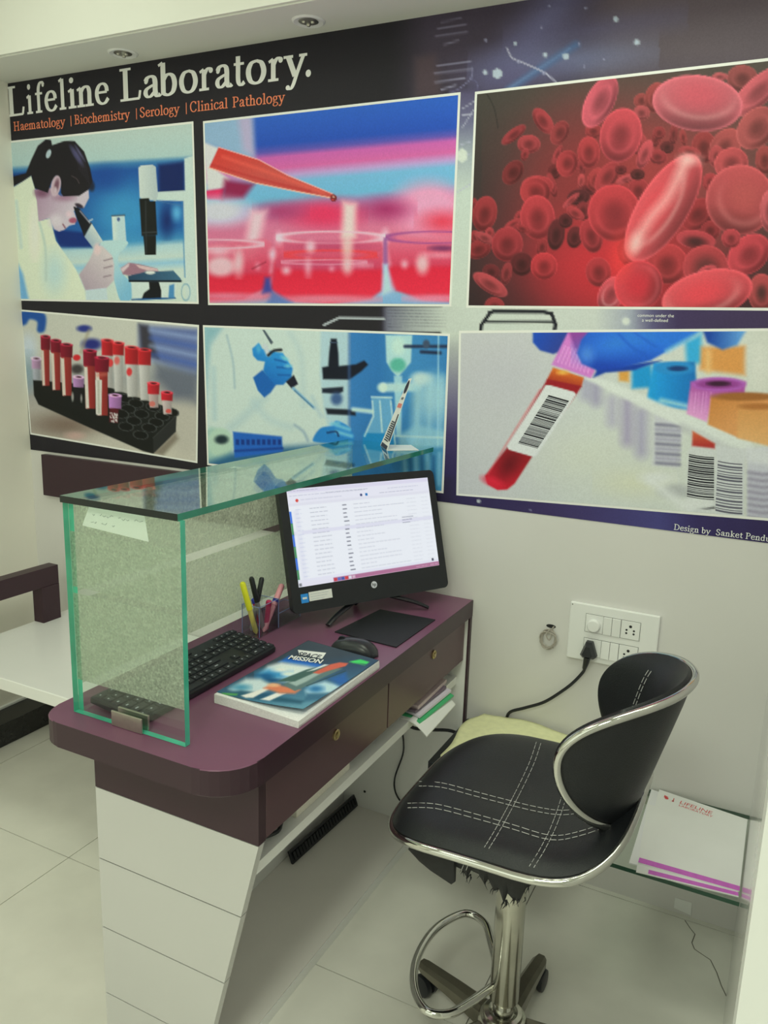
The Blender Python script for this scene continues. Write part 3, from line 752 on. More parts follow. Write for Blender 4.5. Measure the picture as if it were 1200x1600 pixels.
K.ell(440, 548, 26, 12, (50, 40, 50), ang=25, blur=5); K.ell(402, 636, 24, 17, (160, 84, 104), blur=6); K.line([(342, 660), (356, 682)], 7, (120, 70, 84), blur=4); K.ell(380, 600, 18, 20, (214, 190, 192), blur=14)
K.poly([(405, 552), (440, 562), (512, 652), (508, 664), (468, 728), (458, 700), (425, 620)], (18, 20, 26)); K.line([(446, 580), (505, 652)], 8, (150, 150, 160), blur=4)
K.line([(470, 728), (514, 654)], 9, (30, 30, 36)); K.poly([(516, 655), (584, 762), (528, 808), (472, 736)], (196, 206, 194), shade=((560, 720), (500, 770), (150, 170, 176))); K.line([(500, 640), (520, 630)], 8, (176, 190, 190))
K.poly([(440, 965), (500, 880), (540, 790), (582, 792), (640, 850), (652, 905), (650, 1000), (600, 1052), (480, 1062)], (200, 190, 184), smooth=False, blur=6, shade=((620, 860), (460, 1030), (166, 150, 156)))
for (a, b) in (((590, 880), (640, 866)), ((590, 925), (640, 912)), ((588, 978), (632, 968))): K.line([a, b], 5, (120, 96, 108), blur=4)
K.ell(550, 810, 22, 34, (214, 190, 184), blur=12)
K.poly([(692, 925), (740, 892), (800, 900), (912, 928), (920, 945), (850, 942), (812, 955), (740, 970), (704, 962)], (150, 112, 122), blur=5); K.poly([(780, 902), (915, 930), (915, 942), (850, 938), (805, 925)], (206, 178, 172), blur=4); K.poly([(690, 930), (745, 892), (740, 915), (705, 950)], (206, 186, 184), blur=6)
K.poly([(480, 1058), (604, 1044), (612, 1116), (482, 1124)], (186, 204, 206), blur=5); K.ell(870, 952, 30, 10, (210, 214, 200))
K.mesh('picture', t1)

K, t2 = panel([(317.7, 189.7), (720.2, 144.2), (705.5, 479), (325.7, 476.7)], .0033, (310, 140, 2.857), 'picture of a pipette dripping red liquid over dishes')
K.ramp(K.v+(K.u-260)*.092, [(120, (44, 92, 178)), (250, (36, 76, 164)), (285, (90, 80, 160)), (310, (190, 92, 158)), (360, (200, 96, 150)), (395, (176, 150, 192)), (425, (112, 172, 202)), (500, (104, 170, 196)), (540, (150, 130, 170)), (590, (200, 110, 140)), (800, (212, 110, 130)), (930, (200, 120, 140)), (965, (130, 170, 196)), (1000, (120, 164, 196))])
K.poly([(10, 120), (235, 110), (245, 320), (10, 240)], (136, 168, 190), blur=24); K.poly([(175, 120), (240, 115), (250, 300), (200, 270)], (172, 164, 188), blur=24)
K.poly([(20, 232), (95, 262), (56, 340), (140, 400), (120, 440), (40, 452)], (204, 204, 196), blur=10)
K.poly([(28, 452), (115, 440), (110, 494), (40, 490)], (214, 40, 88), blur=8); K.poly([(118, 402), (250, 420), (200, 485), (100, 498)], (136, 30, 70), blur=20)
K.ell(90, 545, 140, 60, (196, 196, 210), blur=40); K.ell(1030, 530, 150, 110, (228, 150, 176), blur=60); K.ell(560, 555, 150, 60, (214, 52, 90), blur=50); K.ell(840, 535, 90, 40, (158, 46, 96), blur=50); K.ell(370, 545, 90, 34, (166, 60, 104), blur=40); K.ell(1090, 590, 80, 40, (216, 60, 80), blur=50)
K.poly([(645, 500), (705, 510), (700, 660), (640, 660)], (238, 196, 186), blur=24); K.poly([(235, 540), (305, 540), (250, 760), (195, 770)], (232, 186, 190), blur=30)
for (pts, liq) in (([(36, 690), (300, 665), (330, 690), (305, 880), (200, 930), (40, 935)], 825), ([(350, 650), (590, 690), (828, 650), (815, 895), (770, 930), (590, 955), (400, 940), (325, 890)], 800), ([(838, 650), (1150, 668), (1145, 945), (1000, 935), (885, 895)], 790)):
    K.poly(pts, (214, 112, 134), blur=10, alpha=.85, shade=((0, 650), (0, liq+20), (196, 36, 62)))
    lo = [(px_, max(py_, liq)) for px_, py_ in pts]; K.poly(lo, (208, 34, 58), blur=16, shade=((0, liq), (0, 940), (222, 44, 66)))
K.ell(590, 660, 240, 26, (236, 176, 186), ring=8, blur=4); K.ell(600, 700, 200, 22, (176, 60, 96), blur=20, alpha=.7); K.ell(590, 738, 205, 20, (222, 60, 66), ring=8, blur=6)
K.ell(580, 780, 210, 24, (190, 70, 104), blur=24, alpha=.8); K.ell(560, 770, 190, 10, (220, 160, 176), ring=5, blur=4, alpha=.7)
for (cx, cy, w, h, c) in ((500, 702, 22, 24, (236, 214, 214)), (665, 700, 26, 60, (240, 210, 190)), (490, 795, 13, 34, (232, 190, 198)), (665, 790, 24, 34, (240, 210, 200)), (392, 808, 18, 16, (240, 224, 226)), (595, 800, 8, 8, (230, 190, 200)), (100, 790, 70, 46, (224, 218, 214)), (180, 770, 22, 60, (236, 210, 206)), (90, 720, 60, 20, (230, 200, 204)), (1000, 780, 30, 44, (238, 214, 206)), (920, 780, 12, 14, (240, 220, 222)), (1080, 740, 60, 8, (230, 170, 180)), (330, 735, 14, 20, (240, 220, 226)), (360, 665, 14, 22, (236, 210, 220)), (835, 655, 14, 26, (240, 220, 226)), (265, 790, 6, 8, (236, 200, 210)), (735, 785, 30, 6, (232, 180, 190))):
    K.ell(cx, cy, w*.92, h*.95, c, blur=20, alpha=.72)
K.ell(60, 690, 230, 20, (224, 176, 186), ring=6, blur=4); K.ell(1060, 660, 220, 26, (150, 70, 130), ring=6, blur=4); K.ell(1090, 708, 60, 12, (120, 50, 90), blur=10); K.line([(300, 770), (240, 800)], 5, (150, 40, 60), blur=4)
K.poly([(826, 660), (842, 660), (846, 820), (824, 820)], (150, 90, 140), blur=8); K.poly([(825, 780), (845, 780), (866, 900), (820, 920)], (170, 200, 216), blur=14); K.poly([(298, 840), (318, 840), (330, 905), (285, 910)], (60, 66, 140), blur=14)
K.ell(570, 936, 240, 18, (232, 130, 146), blur=14, alpha=.85); K.ell(120, 922, 150, 14, (230, 130, 150), blur=14, alpha=.8); K.ell(1060, 932, 140, 16, (232, 140, 160), blur=14, alpha=.8); K.poly([(330, 900), (420, 950), (400, 968), (300, 965)], (70, 110, 170), blur=16, alpha=.8)
K.poly([(90, 258), (270, 314), (400, 385), (588, 460), (612, 474), (592, 484), (450, 456), (250, 416), (48, 349)], (202, 58, 48), blur=3, shade=((150, 260), (190, 400), (190, 76, 66)))
K.line([(110, 300), (330, 375), (560, 460)], 10, (226, 96, 78), blur=10, smooth=True, alpha=.7); K.line([(60, 335), (260, 395), (500, 455)], 6, (176, 40, 40), blur=6, smooth=True, alpha=.7)
K.line([(90, 257), (270, 313), (400, 383), (600, 466)], 4, (240, 170, 156)); K.line([(48, 349), (250, 416), (450, 457), (592, 483)], 5, (240, 178, 150))
K.ell(603, 484, 15, 16, (110, 34, 34)); K.ell(603, 478, 6, 4, (200, 150, 130)); K.ell(600, 492, 6, 4, (190, 60, 60))
K.mesh('picture', t2)

K, t3 = panel([(742.5, 143.7), at_x((742.5, 143.7), (1200, 91), RX), at_x((728.7, 481), (1200, 485.5), RX), (728.7, 481)], .0032, (720, 90, 4.0), 'picture of floating red blood cells')
K.fill((58, 54, 48)); K.ramp(K.v, [(0, (70, 68, 58)), (700, (56, 48, 44)), (1400, (44, 36, 35)), (1600, (40, 32, 32))])
K.ell(1000, 1250, 600, 460, (176, 42, 48), blur=420, alpha=.95); K.ell(1150, 700, 620, 400, (150, 54, 52), blur=400, alpha=.85); K.ell(720, 700, 240, 310, (120, 42, 42), blur=260, alpha=.5); K.ell(860, 1330, 300, 260, (190, 44, 50), blur=240, alpha=.6); K.ell(1820, 700, 320, 520, (110, 70, 62), blur=260, alpha=.5)
L_ = [(330, 482, 92, 34, -38, (158, 58, 60)), (425, 540, 72, 58, 0, (170, 64, 66)), (400, 606, 24, 40, 20, (160, 58, 60)), (515, 396, 92, 50, 55, (168, 62, 64)), (618, 470, 80, 54, -62, (150, 58, 58)), (325, 718, 84, 58, -55, (124, 46, 46)),
      (604, 605, 62, 22, -65, (168, 62, 64)), (585, 712, 44, 48, 0, (110, 42, 42)), (664, 662, 84, 66, -78, (172, 58, 60)), (570, 800, 26, 80, -15, (160, 56, 58)), (480, 800, 100, 62, 0, (176, 60, 62)), (466, 840, 92, 96, -70, (176, 58, 60)), (365, 1000, 30, 46, 20, (170, 60, 62)), (330, 1040, 60, 26, -25, (176, 62, 64)), (480, 1000, 108, 140, -4, (186, 60, 64)),
      (84, 930, 24, 52, 0, (150, 50, 52)), (150, 976, 76, 112, 12, (160, 54, 56)), (385, 1070, 55, 24, 20, (160, 54, 56)), (90, 1120, 34, 40, 0, (160, 56, 58)), (180, 1095, 28, 34, 10, (176, 64, 66)), (110, 1200, 80, 56, -18, (150, 50, 52)), (150, 1128, 66, 32, 24, (180, 72, 74)), (290, 1166, 98, 108, 8, (166, 54, 58)),
      (596, 1105, 55, 100, 8, (98, 38, 40)), (655, 1020, 45, 46, 0, (92, 36, 38)), (380, 1290, 72, 74, 0, (96, 36, 38)), (508, 1184, 36, 54, 12, (150, 50, 52)), (520, 1304, 84, 86, 0, (192, 56, 60)), (190, 1340, 56, 50, 20, (110, 42, 44)), (285, 1350, 34, 72, 12, (150, 56, 58)), (184, 1418, 122, 50, 32, (188, 74, 76)), (212, 1556, 64, 58, 20, (156, 54, 56)),
      (830, 460, 54, 44, 0, (158, 58, 58)), (800, 592, 70, 100, 0, (178, 60, 62)), (752, 690, 22, 44, -15, (150, 54, 56)), (752, 772, 22, 48, 8, (190, 74, 74)), (800, 830, 50, 26, 25, (110, 40, 42)), (846, 762, 54, 76, 22, (172, 60, 60)), (736, 872, 72, 50, -10, (90, 36, 38)), (690, 892, 66, 20, -42, (186, 72, 74)), (765, 960, 46, 60, 0, (130, 46, 48)), (716, 974, 62, 34, 32, (176, 62, 64)), (712, 1122, 50, 70, 10, (104, 38, 40)), (815, 1115, 70, 108, -14, (172, 54, 58)), (860, 1340, 82, 94, -8, (180, 54, 58)),
      (915, 745, 110, 60, -55, (172, 60, 62)), (1000, 700, 40, 30, 0, (120, 42, 44)), (1030, 760, 60, 24, -20, (190, 76, 78)), (1110, 830, 70, 74, 10, (160, 54, 56)), (1105, 730, 46, 36, 0, (96, 38, 38)), (1130, 270, 50, 46, -20, (150, 66, 62)), (1220, 250, 70, 96, 15, (158, 68, 64)), (1130, 345, 52, 46, 0, (176, 78, 78)), (1225, 500, 30, 66, 20, (140, 52, 52)), (1290, 560, 44, 40, 0, (100, 40, 40)), (1330, 480, 26, 66, 5, (140, 54, 54)), (1390, 500, 22, 52, -8, (160, 62, 60)), (1230, 620, 60, 46, 10, (158, 56, 58)), (1520, 560, 78, 100, 0, (150, 58, 56)), (1430, 590, 70, 34, 10, (170, 66, 66)),
      (1105, 535, 54, 72, 10, (170, 64, 66)), (1150, 605, 42, 96, 22, (196, 78, 82)), (870, 275, 178, 88, -62, (210, 92, 102)), (1000, 485, 130, 172, 14, (198, 72, 78)), (1240, 470, 40, 40, 0, (150, 56, 56)), (1650, 560, 90, 130, 32, (172, 78, 74)), (1760, 130, 98, 84, 0, (150, 74, 70)), (1620, 120, 50, 26, 0, (190, 90, 90)), (1860, 210, 215, 84, -42, (206, 96, 100)), (1850, 440, 150, 110, -50, (176, 84, 80)), (1900, 640, 60, 90, 0, (160, 70, 66)), (1600, 620, 50, 70, 0, (176, 72, 72)),
      (1690, 660, 108, 96, -25, (190, 78, 78)), (1560, 780, 50, 60, 0, (170, 60, 62)), (1480, 980, 120, 90, -40, (160, 52, 54)), (1560, 1080, 60, 60, 0, (150, 50, 52)), (1480, 285, 282, 176, 6, (206, 100, 106))]
for (cx, cy, rx, ry, an, b_) in L_: K.cell(cx, cy, rx, ry, an, b_)
K.cell(1480, 285, 282, 174, 5, (204, 100, 106), dark=(186, 78, 86), dimple=.72, off=(.02, -.3), light=(224, 166, 156))
K.cell(960, 972, 166, 180, -8, (192, 60, 64), dark=(116, 36, 40), dimple=.6)
K.cell(1745, 890, 214, 222, 12, (190, 80, 80), dark=(170, 76, 72), dimple=.66, off=(.12, -.1), light=(222, 130, 122))
K.cell(1930, 960, 60, 130, 0, (206, 96, 98))
K.cell(1470, 1138, 122, 58, 8, (186, 66, 70), dark=(48, 26, 26), dimple=.75, off=(0, .2))
K.cell(1290, 1290, 130, 128, 0, (186, 60, 62)); K.cell(1050, 1220, 70, 90, -20, (150, 40, 44))
K.cell(1530, 1310, 142, 138, -10, (180, 64, 66), dark=(82, 42, 40), dimple=.72)
K.cell(1800, 1230, 150, 112, -42, (204, 70, 76)); K.cell(1690, 1130, 60, 60, 0, (186, 66, 70))
K.cell(1266, 940, 385, 158, -58, (218, 84, 88), dark=(206, 66, 72), dimple=.62, off=(-.05, -.25), light=(238, 196, 180))
K.line([(1075, 1190), (1180, 1010), (1300, 860), (1410, 640)], 34, (238, 206, 188), blur=46, smooth=True, alpha=.75); K.ell(1075, 1170, 40, 70, (238, 206, 190), ang=25, blur=40, alpha=.5); K.ell(1430, 640, 60, 30, (232, 196, 180), blur=40, alpha=.6)
K.cell(940, 1480, 80, 120, 25, (216, 84, 90), light=(240, 190, 184)); K.cell(1112, 1425, 158, 152, -70, (212, 66, 72), dark=(190, 44, 54), dimple=.7, light=(232, 104, 108))
K.cell(1880, 1470, 84, 120, 0, (182, 76, 74), dark=(60, 40, 36)); K.cell(1540, 1330, 60, 30, -20, (206, 80, 84)); K.cell(1540, 1480, 290, 150, -14, (226, 84, 88), dark=(214, 66, 72), dimple=.7, off=(-.1, -.1), light=(242, 176, 164))
K.ell(1000, 1240, 60, 120, (228, 60, 56), blur=60, alpha=.6)
K.line([(165, 230), (210, 320), (232, 440)], 7, (40, 38, 34), smooth=True, alpha=.7)
K.mesh('picture', t3)

K, t4 = panel([(32.4, 483.6), (311.5, 507.8), (309, 723.6), (48, 678.6)], .0033, (30, 480, 4.138), 'picture of blood sample tubes in a black rack')
K.ramp(K.v+K.u*.05, [(0, (188, 190, 172)), (300, (190, 190, 172)), (500, (150, 152, 146)), (640, (168, 164, 150)), (1000, (190, 186, 164))])
K.poly([(15, 28), (160, 40), (168, 140), (140, 165), (116, 150), (116, 95), (70, 78), (44, 110), (16, 110)], (30, 78, 146), smooth=True, blur=14)
K.ell(60, 260, 50, 80, (190, 200, 200), blur=40); K.ell(60, 420, 40, 100, (120, 150, 160), blur=50, alpha=.7)
K.ell(420, 138, 46, 22, (40, 52, 122), blur=12); K.ell(470, 240, 62, 36, (36, 44, 112), blur=20); K.line([(400, 290), (450, 150)], 14, (150, 140, 110), blur=12, alpha=.7)
K.poly([(775, 115), (1160, 140), (1160, 470), (1000, 410), (840, 330), (775, 260)], (92, 108, 150), blur=30); K.poly([(775, 110), (830, 120), (900, 330), (790, 300)], (56, 54, 60), blur=24)
for k in range(5): K.line([(850, 150+k*50), (1150, 200+k*58)], 18, ((150, 170, 196), (60, 90, 160))[k % 2], blur=18, alpha=.7)
K.poly([(880, 360), (1160, 430), (1160, 640), (1000, 600), (880, 460)], (98, 104, 112), blur=50); K.ell(1090, 800, 110, 160, (176, 172, 154), blur=80)
K.ell(300, 760, 200, 70, (122, 106, 90), blur=70); K.ell(360, 830, 60, 24, (196, 160, 146), blur=20, alpha=.7); K.poly([(860, 945), (1010, 810), (1030, 850), (930, 960)], (126, 118, 100), blur=20)
K.poly([(90, 470), (150, 476), (560, 510), (700, 560), (940, 640), (1018, 680), (1012, 805), (866, 948), (800, 930), (480, 790), (125, 630), (96, 570)], (19, 21, 19), blur=5)
K.poly([(866, 845), (1016, 700), (1010, 805), (868, 945)], (36, 38, 36)); K.line([(866, 845), (1016, 700)], 4, (64, 66, 62))
for (cx, cy) in ((690, 590), (755, 622), (705, 658), (660, 690), (868, 645), (925, 705), (790, 690), (885, 745), (742, 735), (690, 772), (840, 780), (785, 826), (985, 680)):
    K.ell(cx, cy, 46, 26, (12, 13, 12), ang=10, blur=5); K.ell(cx, cy, 48, 27, (66, 70, 66), ang=10, ring=4, blur=3)
def tube4(xc, yt, w, yc, yb, cap, body, lab=None, soft=4):
    K.poly([(xc-w*.40, yc-6), (xc+w*.40, yc-6), (xc+w*.42, yb), (xc-w*.30, yb)], body, blur=soft, shade=((xc-w*.4, 0), (xc+w*.4, 0), tuple(np.array(body)*.72)))
    if lab: K.poly([(xc-w*.42, yc+4), (xc-w*.18, yc+4), (xc-w*.05, yb-4), (xc-w*.30, yb)], lab, blur=soft)
    K.poly([(xc-w*.5, yt+12), (xc+w*.5, yt+14), (xc+w*.47, yc), (xc-w*.47, yc-4)], cap, blur=soft, shade=((xc-w*.5, 0), (xc+w*.5, 0), tuple(np.array(cap)*.66)))
    K.ell(xc, yt+12, w*.5, 11, tuple(np.minimum(np.array(cap)*1.35+14, 255)), blur=soft, ang=4); K.ell(xc+2, yt+12, w*.26, 6, (50, 20, 24), blur=soft, ang=4)
tube4(110, 320, 60, 400, 470, (196, 156, 186), (180, 184, 186), soft=8)
K.ell(372, 326, 24, 20, (196, 40, 44), blur=6); K.ell(375, 400, 40, 30, (60, 56, 54), blur=16)
for a in ((570, 203, 76, 315, 520), (640, 220, 76, 312, 548), (727, 248, 90, 372, 580), (810, 264, 86, 376, 602)): tube4(*a, (196, 36, 42), (204, 202, 190), soft=6)
K.ell(588, 360, 20, 26, (206, 60, 60), blur=6); K.ell(712, 418, 18, 26, (206, 56, 56), blur=6); K.ell(632, 345, 18, 26, (206, 100, 92), blur=8)
for a in ((170, 178, 64, 276, 508), (237, 204, 70, 294, 536), (305, 230, 82, 326, 572)): tube4(*a, (132, 22, 42), (170, 56, 50), (206, 196, 176))
tube4(383, 440, 72, 520, 606, (186, 138, 186), (26, 24, 26)); K.ell(345, 580, 8, 30, (150, 150, 140), blur=5); K.ell(402, 590, 6, 26, (150, 150, 140), blur=5)
for a in ((457, 270, 88, 382, 656), (534, 315, 94, 420, 700)): tube4(*a, (136, 22, 44), (170, 54, 48), (208, 202, 184))
K.poly([(492, 470), (535, 470), (532, 698), (496, 694)], (206, 204, 188)); K.line([(512, 480), (516, 680)], 12, (150, 150, 130), blur=6, alpha=.6); K.line([(508, 440), (560, 434)], 20, (196, 110, 90), blur=10, alpha=.6)
tube4(868, 480, 78, 565, 650, (206, 40, 50), (196, 176, 166)); tube4(955, 540, 76, 606, 692, (206, 36, 48), (200, 186, 176)); K.ell(965, 672, 18, 14, (196, 80, 70)); K.ell(860, 625, 20, 18, (196, 110, 96))
K.poly([(584, 650), (642, 655), (638, 748), (582, 744)], (84, 24, 30)); random.seed(2)
for k in range(26): K.ell(random.uniform(588, 634), random.uniform(684, 744), random.uniform(3, 6), random.uniform(3, 7), (196, 192, 182), blur=3)
tube4(620, 558, 84, 656, 664, (190, 132, 192), (84, 24, 30))
K.mesh('picture', t4)

K, t5 = panel([(317.5, 508), (703.6, 521.4), (693.3, 770.8), (324.3, 726.4)], .0033, (310, 490, 2.927), 'picture of gloved hands pipetting beside glassware')
K.ramp(K.u, [(0, (180, 200, 192)), (560, (186, 202, 192)), (600, (172, 198, 196)), (680, (150, 186, 196)), (700, (52, 118, 172)), (820, (44, 110, 164)), (950, (60, 130, 176)), (1150, (52, 120, 168))])
K.poly([(20, 50), (120, 60), (60, 130), (40, 260), (30, 420), (20, 420)], (120, 168, 172), blur=30, alpha=.8)
K.poly([(120, 60), (600, 66), (556, 280), (580, 440), (610, 500), (520, 580), (160, 600), (40, 540), (60, 150)], (190, 206, 192), smooth=False, blur=16)
for (pts, c, w) in (([(130, 100), (158, 220), (166, 340)], (130, 160, 168), 6), ([(300, 385), (200, 480), (150, 520)], (160, 186, 184), 24), ([(420, 90), (470, 200), (480, 420)], (172, 194, 188), 18), ([(440, 510), (480, 540), (500, 580)], (110, 140, 160), 8), ([(70, 250), (75, 480)], (156, 186, 186), 14), ([(250, 400), (320, 480), (420, 520)], (168, 192, 188), 20), ([(520, 380), (560, 470)], (160, 186, 186), 12)): K.line(pts, w, c, blur=w, smooth=True, alpha=.7)
K.poly([(560, 60), (690, 80), (690, 600), (600, 560), (575, 440), (556, 280)], (168, 196, 196), blur=10)
K.poly([(606, 115), (632, 115), (640, 180), (642, 240), (720, 232), (758, 214), (776, 234), (745, 264), (690, 302), (570, 300), (566, 246), (594, 240), (598, 180)], (16, 22, 34), blur=6); K.line([(603, 132), (636, 132)], 4, (60, 76, 96)); K.poly([(566, 342), (662, 335), (662, 356), (640, 368), (566, 362)], (24, 32, 46), blur=6); K.poly([(582, 434), (720, 440), (718, 466), (590, 460)], (18, 24, 36), blur=7); K.ell(632, 390, 26, 28, (60, 90, 130), blur=14)
K.line([(690, 90), (690, 600)], 10, (60, 100, 150), blur=8, alpha=.7)
K.poly([(20, 540), (60, 520), (130, 540), (160, 600), (140, 660), (60, 690), (30, 680)], (150, 186, 168), blur=14); K.ell(100, 590, 58, 66, (170, 198, 172), blur=10); K.ell(106, 576, 30, 20, (28, 46, 50), blur=10)
K.poly([(40, 680), (150, 640), (400, 610), (700, 590), (700, 640), (200, 720), (60, 740)], (40, 92, 124), blur=24)
K.poly([(158, 540), (382, 562), (386, 632), (165, 660)], (30, 92, 172), blur=6)
for k in range(9): K.poly([(172+k*24, 575), (186+k*24, 576), (186+k*24, 600), (172+k*24, 600)], (16, 50, 120), blur=4)
K.line([(170, 628), (384, 616)], 10, (16, 56, 130), blur=5)
K.poly([(250, 292), (292, 258), (358, 322), (330, 362), (302, 384), (272, 352)], (24, 92, 162), blur=5)
K.poly([(246, 160), (276, 134), (292, 160), (352, 176), (386, 180), (432, 252), (424, 292), (388, 326), (348, 326), (296, 262), (304, 220), (270, 214), (250, 192)], (38, 136, 196), smooth=False, blur=5, shade=((360, 200), (300, 320), (22, 96, 168)))
for pts in ([(350, 210), (400, 222)], [(360, 245), (420, 250)], [(366, 280), (420, 282)]): K.line(pts, 6, (18, 80, 150), blur=5)
K.ell(395, 205, 18, 8, (110, 190, 220), blur=8, ang=30); K.ell(410, 240, 16, 8, (100, 180, 216), blur=8); K.ell(275, 160, 10, 18, (70, 160, 206), blur=8)
K.poly([(292, 74), (302, 74), (342, 132), (332, 142)], (70, 84, 92)); K.line([(305, 150), (320, 185)], 22, (190, 200, 196), blur=6); K.line([(320, 190), (345, 170), (378, 166)], 12, (20, 24, 32), blur=4, smooth=True)
K.poly([(400, 312), (436, 280), (456, 322), (426, 342)], (26, 26, 38), blur=4); K.line([(434, 342), (530, 432)], 13, (120, 168, 188), blur=4); K.line([(440, 352), (528, 432)], 4, (60, 100, 130), blur=3); K.line([(530, 432), (610, 505)], 6, (176, 196, 192), blur=4)
K.poly([(524, 572), (558, 524), (612, 512), (632, 490), (690, 520), (710, 580), (640, 592), (540, 588)], (36, 122, 184), smooth=True, blur=5)
for (a, b) in (((630, 510), (690, 530)), ((630, 540), (700, 560)), ((610, 505), (640, 500))): K.line([a, b], 14, (110, 184, 212), blur=8)
K.line([(590, 545), (630, 540), (640, 560)], 7, (14, 40, 80), blur=4, smooth=True)
K.poly([(790, 378), (886, 380), (880, 402), (892, 520), (904, 620), (745, 640), (770, 530), (798, 470), (792, 402)], (112, 172, 196), blur=5, alpha=.75); K.line([(708, 438), (792, 448)], 20, (176, 208, 208), blur=6); K.poly([(756, 545), (896, 550), (905, 625), (742, 640)], (28, 128, 178), blur=5)
for pts in ([(792, 382), (884, 384)], [(796, 400), (800, 470), (760, 560)], [(880, 400), (892, 520), (900, 600)], [(830, 400), (840, 540)]): K.line(pts, 6, (196, 220, 216), blur=4)
K.poly([(855, 98), (978, 98), (972, 222), (932, 270), (912, 292), (884, 262), (860, 222)], (168, 206, 200), blur=6); K.ell(912, 235, 36, 32, (86, 172, 146), blur=12); K.ell(915, 150, 30, 40, (186, 216, 206), blur=16); K.poly([(894, 285), (932, 285), (928, 560), (905, 560)], (150, 196, 206), blur=6)
K.line([(838, 338), (1000, 336)], 40, (172, 206, 200), blur=8); K.ell(845, 338, 18, 22, (196, 220, 214), blur=6)
K.line([(945, 150), (1150, 150)], 14, (34, 46, 70), blur=5); K.ell(1042, 140, 16, 20, (60, 76, 96), blur=6); K.line([(1020, 175), (1105, 180)], 14, (24, 34, 56), blur=6)
for (xx, w, a) in ((1005, 50, .85), (1060, 40, .8), (1112, 36, .7)): K.line([(xx, 300), (xx-8, 600)], w, (150, 196, 200), blur=20, alpha=a)
K.ell(1020, 300, 46, 30, (186, 210, 200), blur=18); K.ell(1080, 380, 70, 90, (160, 200, 200), blur=50, alpha=.8); K.poly([(915, 555), (1000, 510), (1140, 540), (1140, 620), (915, 620)], (140, 190, 196), blur=16, alpha=.8)
K.line([(1098, 100), (1094, 700)], 5, (160, 204, 212), blur=4); K.line([(900, 560), (1140, 568)], 6, (186, 214, 210), blur=5)
K.poly([(930, 620), (1140, 610), (1130, 820), (930, 790)], (70, 140, 174), blur=16); 
for k in range(7): K.line([(940+k*27, 640+8*(k % 3)), (950+k*25, 780)], 10, ((150, 200, 210), (20, 70, 120))[k % 2], blur=10, alpha=.7)
K.mesh('picture', t5)

K, t6 = panel([(717.5, 516.7), at_x((717.5, 516.7), (1200, 513), RX), at_x((713.3, 773.8), (1200, 813.5), RX), (713.3, 773.8)], .0033, (700, 480, 2.4), 'picture of a gloved hand holding a barcoded blood tube')
K.ramp(K.u+K.v*.2, [(0, (184, 186, 178)), (300, (186, 188, 180)), (600, (192, 198, 184)), (1000, (196, 202, 184)), (1300, (196, 200, 178))])
K.ell(200, 250, 160, 120, (178, 178, 176), blur=120, alpha=.6); K.ell(520, 560, 160, 90, (200, 204, 176), blur=100, alpha=.5); K.ell(700, 660, 100, 40, (206, 206, 160), blur=60, alpha=.5)
for (xx, y0, y1, w, c) in ((515, 270, 330, 26, (150, 146, 166)), (555, 280, 350, 30, (136, 128, 156)), (615, 350, 430, 26, (160, 154, 172)), (672, 360, 500, 34, (142, 130, 160)), (725, 400, 540, 40, (150, 144, 166))): K.line([(xx, y0), (xx, y1)], w, c, blur=26, alpha=.85)
K.poly([(772, 400), (882, 430), (860, 600), (768, 590)], (188, 190, 186), blur=14)
for k in range(9): K.line([(782, 440+k*18), (868, 446+k*18)], 8, ((100, 98, 116), (150, 148, 160))[k % 2], blur=7)
K.poly([(640, 240), (680, 236), (678, 280), (642, 276)], (206, 150, 66), blur=10); K.poly([(690, 230), (760, 215), (770, 300), (690, 305)], (24, 140, 190), blur=12); K.poly([(890, 130), (950, 100), (950, 210), (895, 215)], (50, 160, 200), blur=16)
K.poly([(950, 150), (1115, 145), (1115, 255), (945, 235)], (206, 144, 72), blur=14); K.line([(975, 170), (975, 235)], 20, (222, 180, 110), blur=14); K.ell(1170, 220, 40, 80, (204, 206, 186), blur=40)
K.poly([(770, 208), (925, 205), (936, 330), (905, 385), (790, 370), (746, 345)], (26, 146, 204), blur=8, shade=((770, 260), (930, 260), (18, 104, 166))); K.ell(850, 228, 76, 24, (36, 132, 186), blur=6); K.ell(862, 230, 36, 10, (16, 54, 104), blur=5); K.line([(800, 350), (900, 372)], 16, (150, 200, 216), blur=10)
K.poly([(500, 262), (570, 262), (1140, 505), (1140, 575), (1000, 530), (880, 452)], (206, 212, 196), blur=10, alpha=.95); K.line([(880, 450), (1110, 560)], 16, (150, 150, 150), blur=18, alpha=.5)
K.poly([(912, 280), (1116, 280), (1110, 340), (1000, 345), (980, 400), (970, 430), (895, 400), (904, 320)], (162, 76, 146), blur=6, shade=((960, 290), (930, 410), (214, 150, 190))); K.ell(1014, 288, 104, 26, (168, 90, 168), blur=5); K.ell(1014, 289, 82, 17, (140, 60, 130), blur=5); K.ell(1015, 287, 45, 10, (56, 22, 46), blur=5)
for k in range(6): K.line([(915+k*14, 320), (908+k*14, 395)], 3, (226, 170, 206), blur=3, alpha=.6)
K.poly([(917, 462), (960, 480), (1004, 515), (1000, 790), (892, 770), (900, 540), (915, 520)], (196, 200, 188), blur=6); K.poly([(917, 464), (1002, 512), (1000, 530), (915, 520)], (196, 92, 52), blur=6, shade=((0, 470), (0, 530), (160, 40, 40)))
K.poly([(1005, 520), (1115, 530), (1110, 790), (1000, 780)], (194, 198, 188), blur=6); K.poly([(1120, 530), (1260, 520), (1260, 830), (1120, 800)], (186, 188, 186), blur=10)
K.line([(930, 748), (965, 755), (998, 752)], 6, (40, 40, 44), blur=3)
yy = 620
while yy < 800:
    K.line([(1130, yy), (1180, yy+8), (1250, yy+4)], 9, (132, 126, 140), blur=9); yy += 24
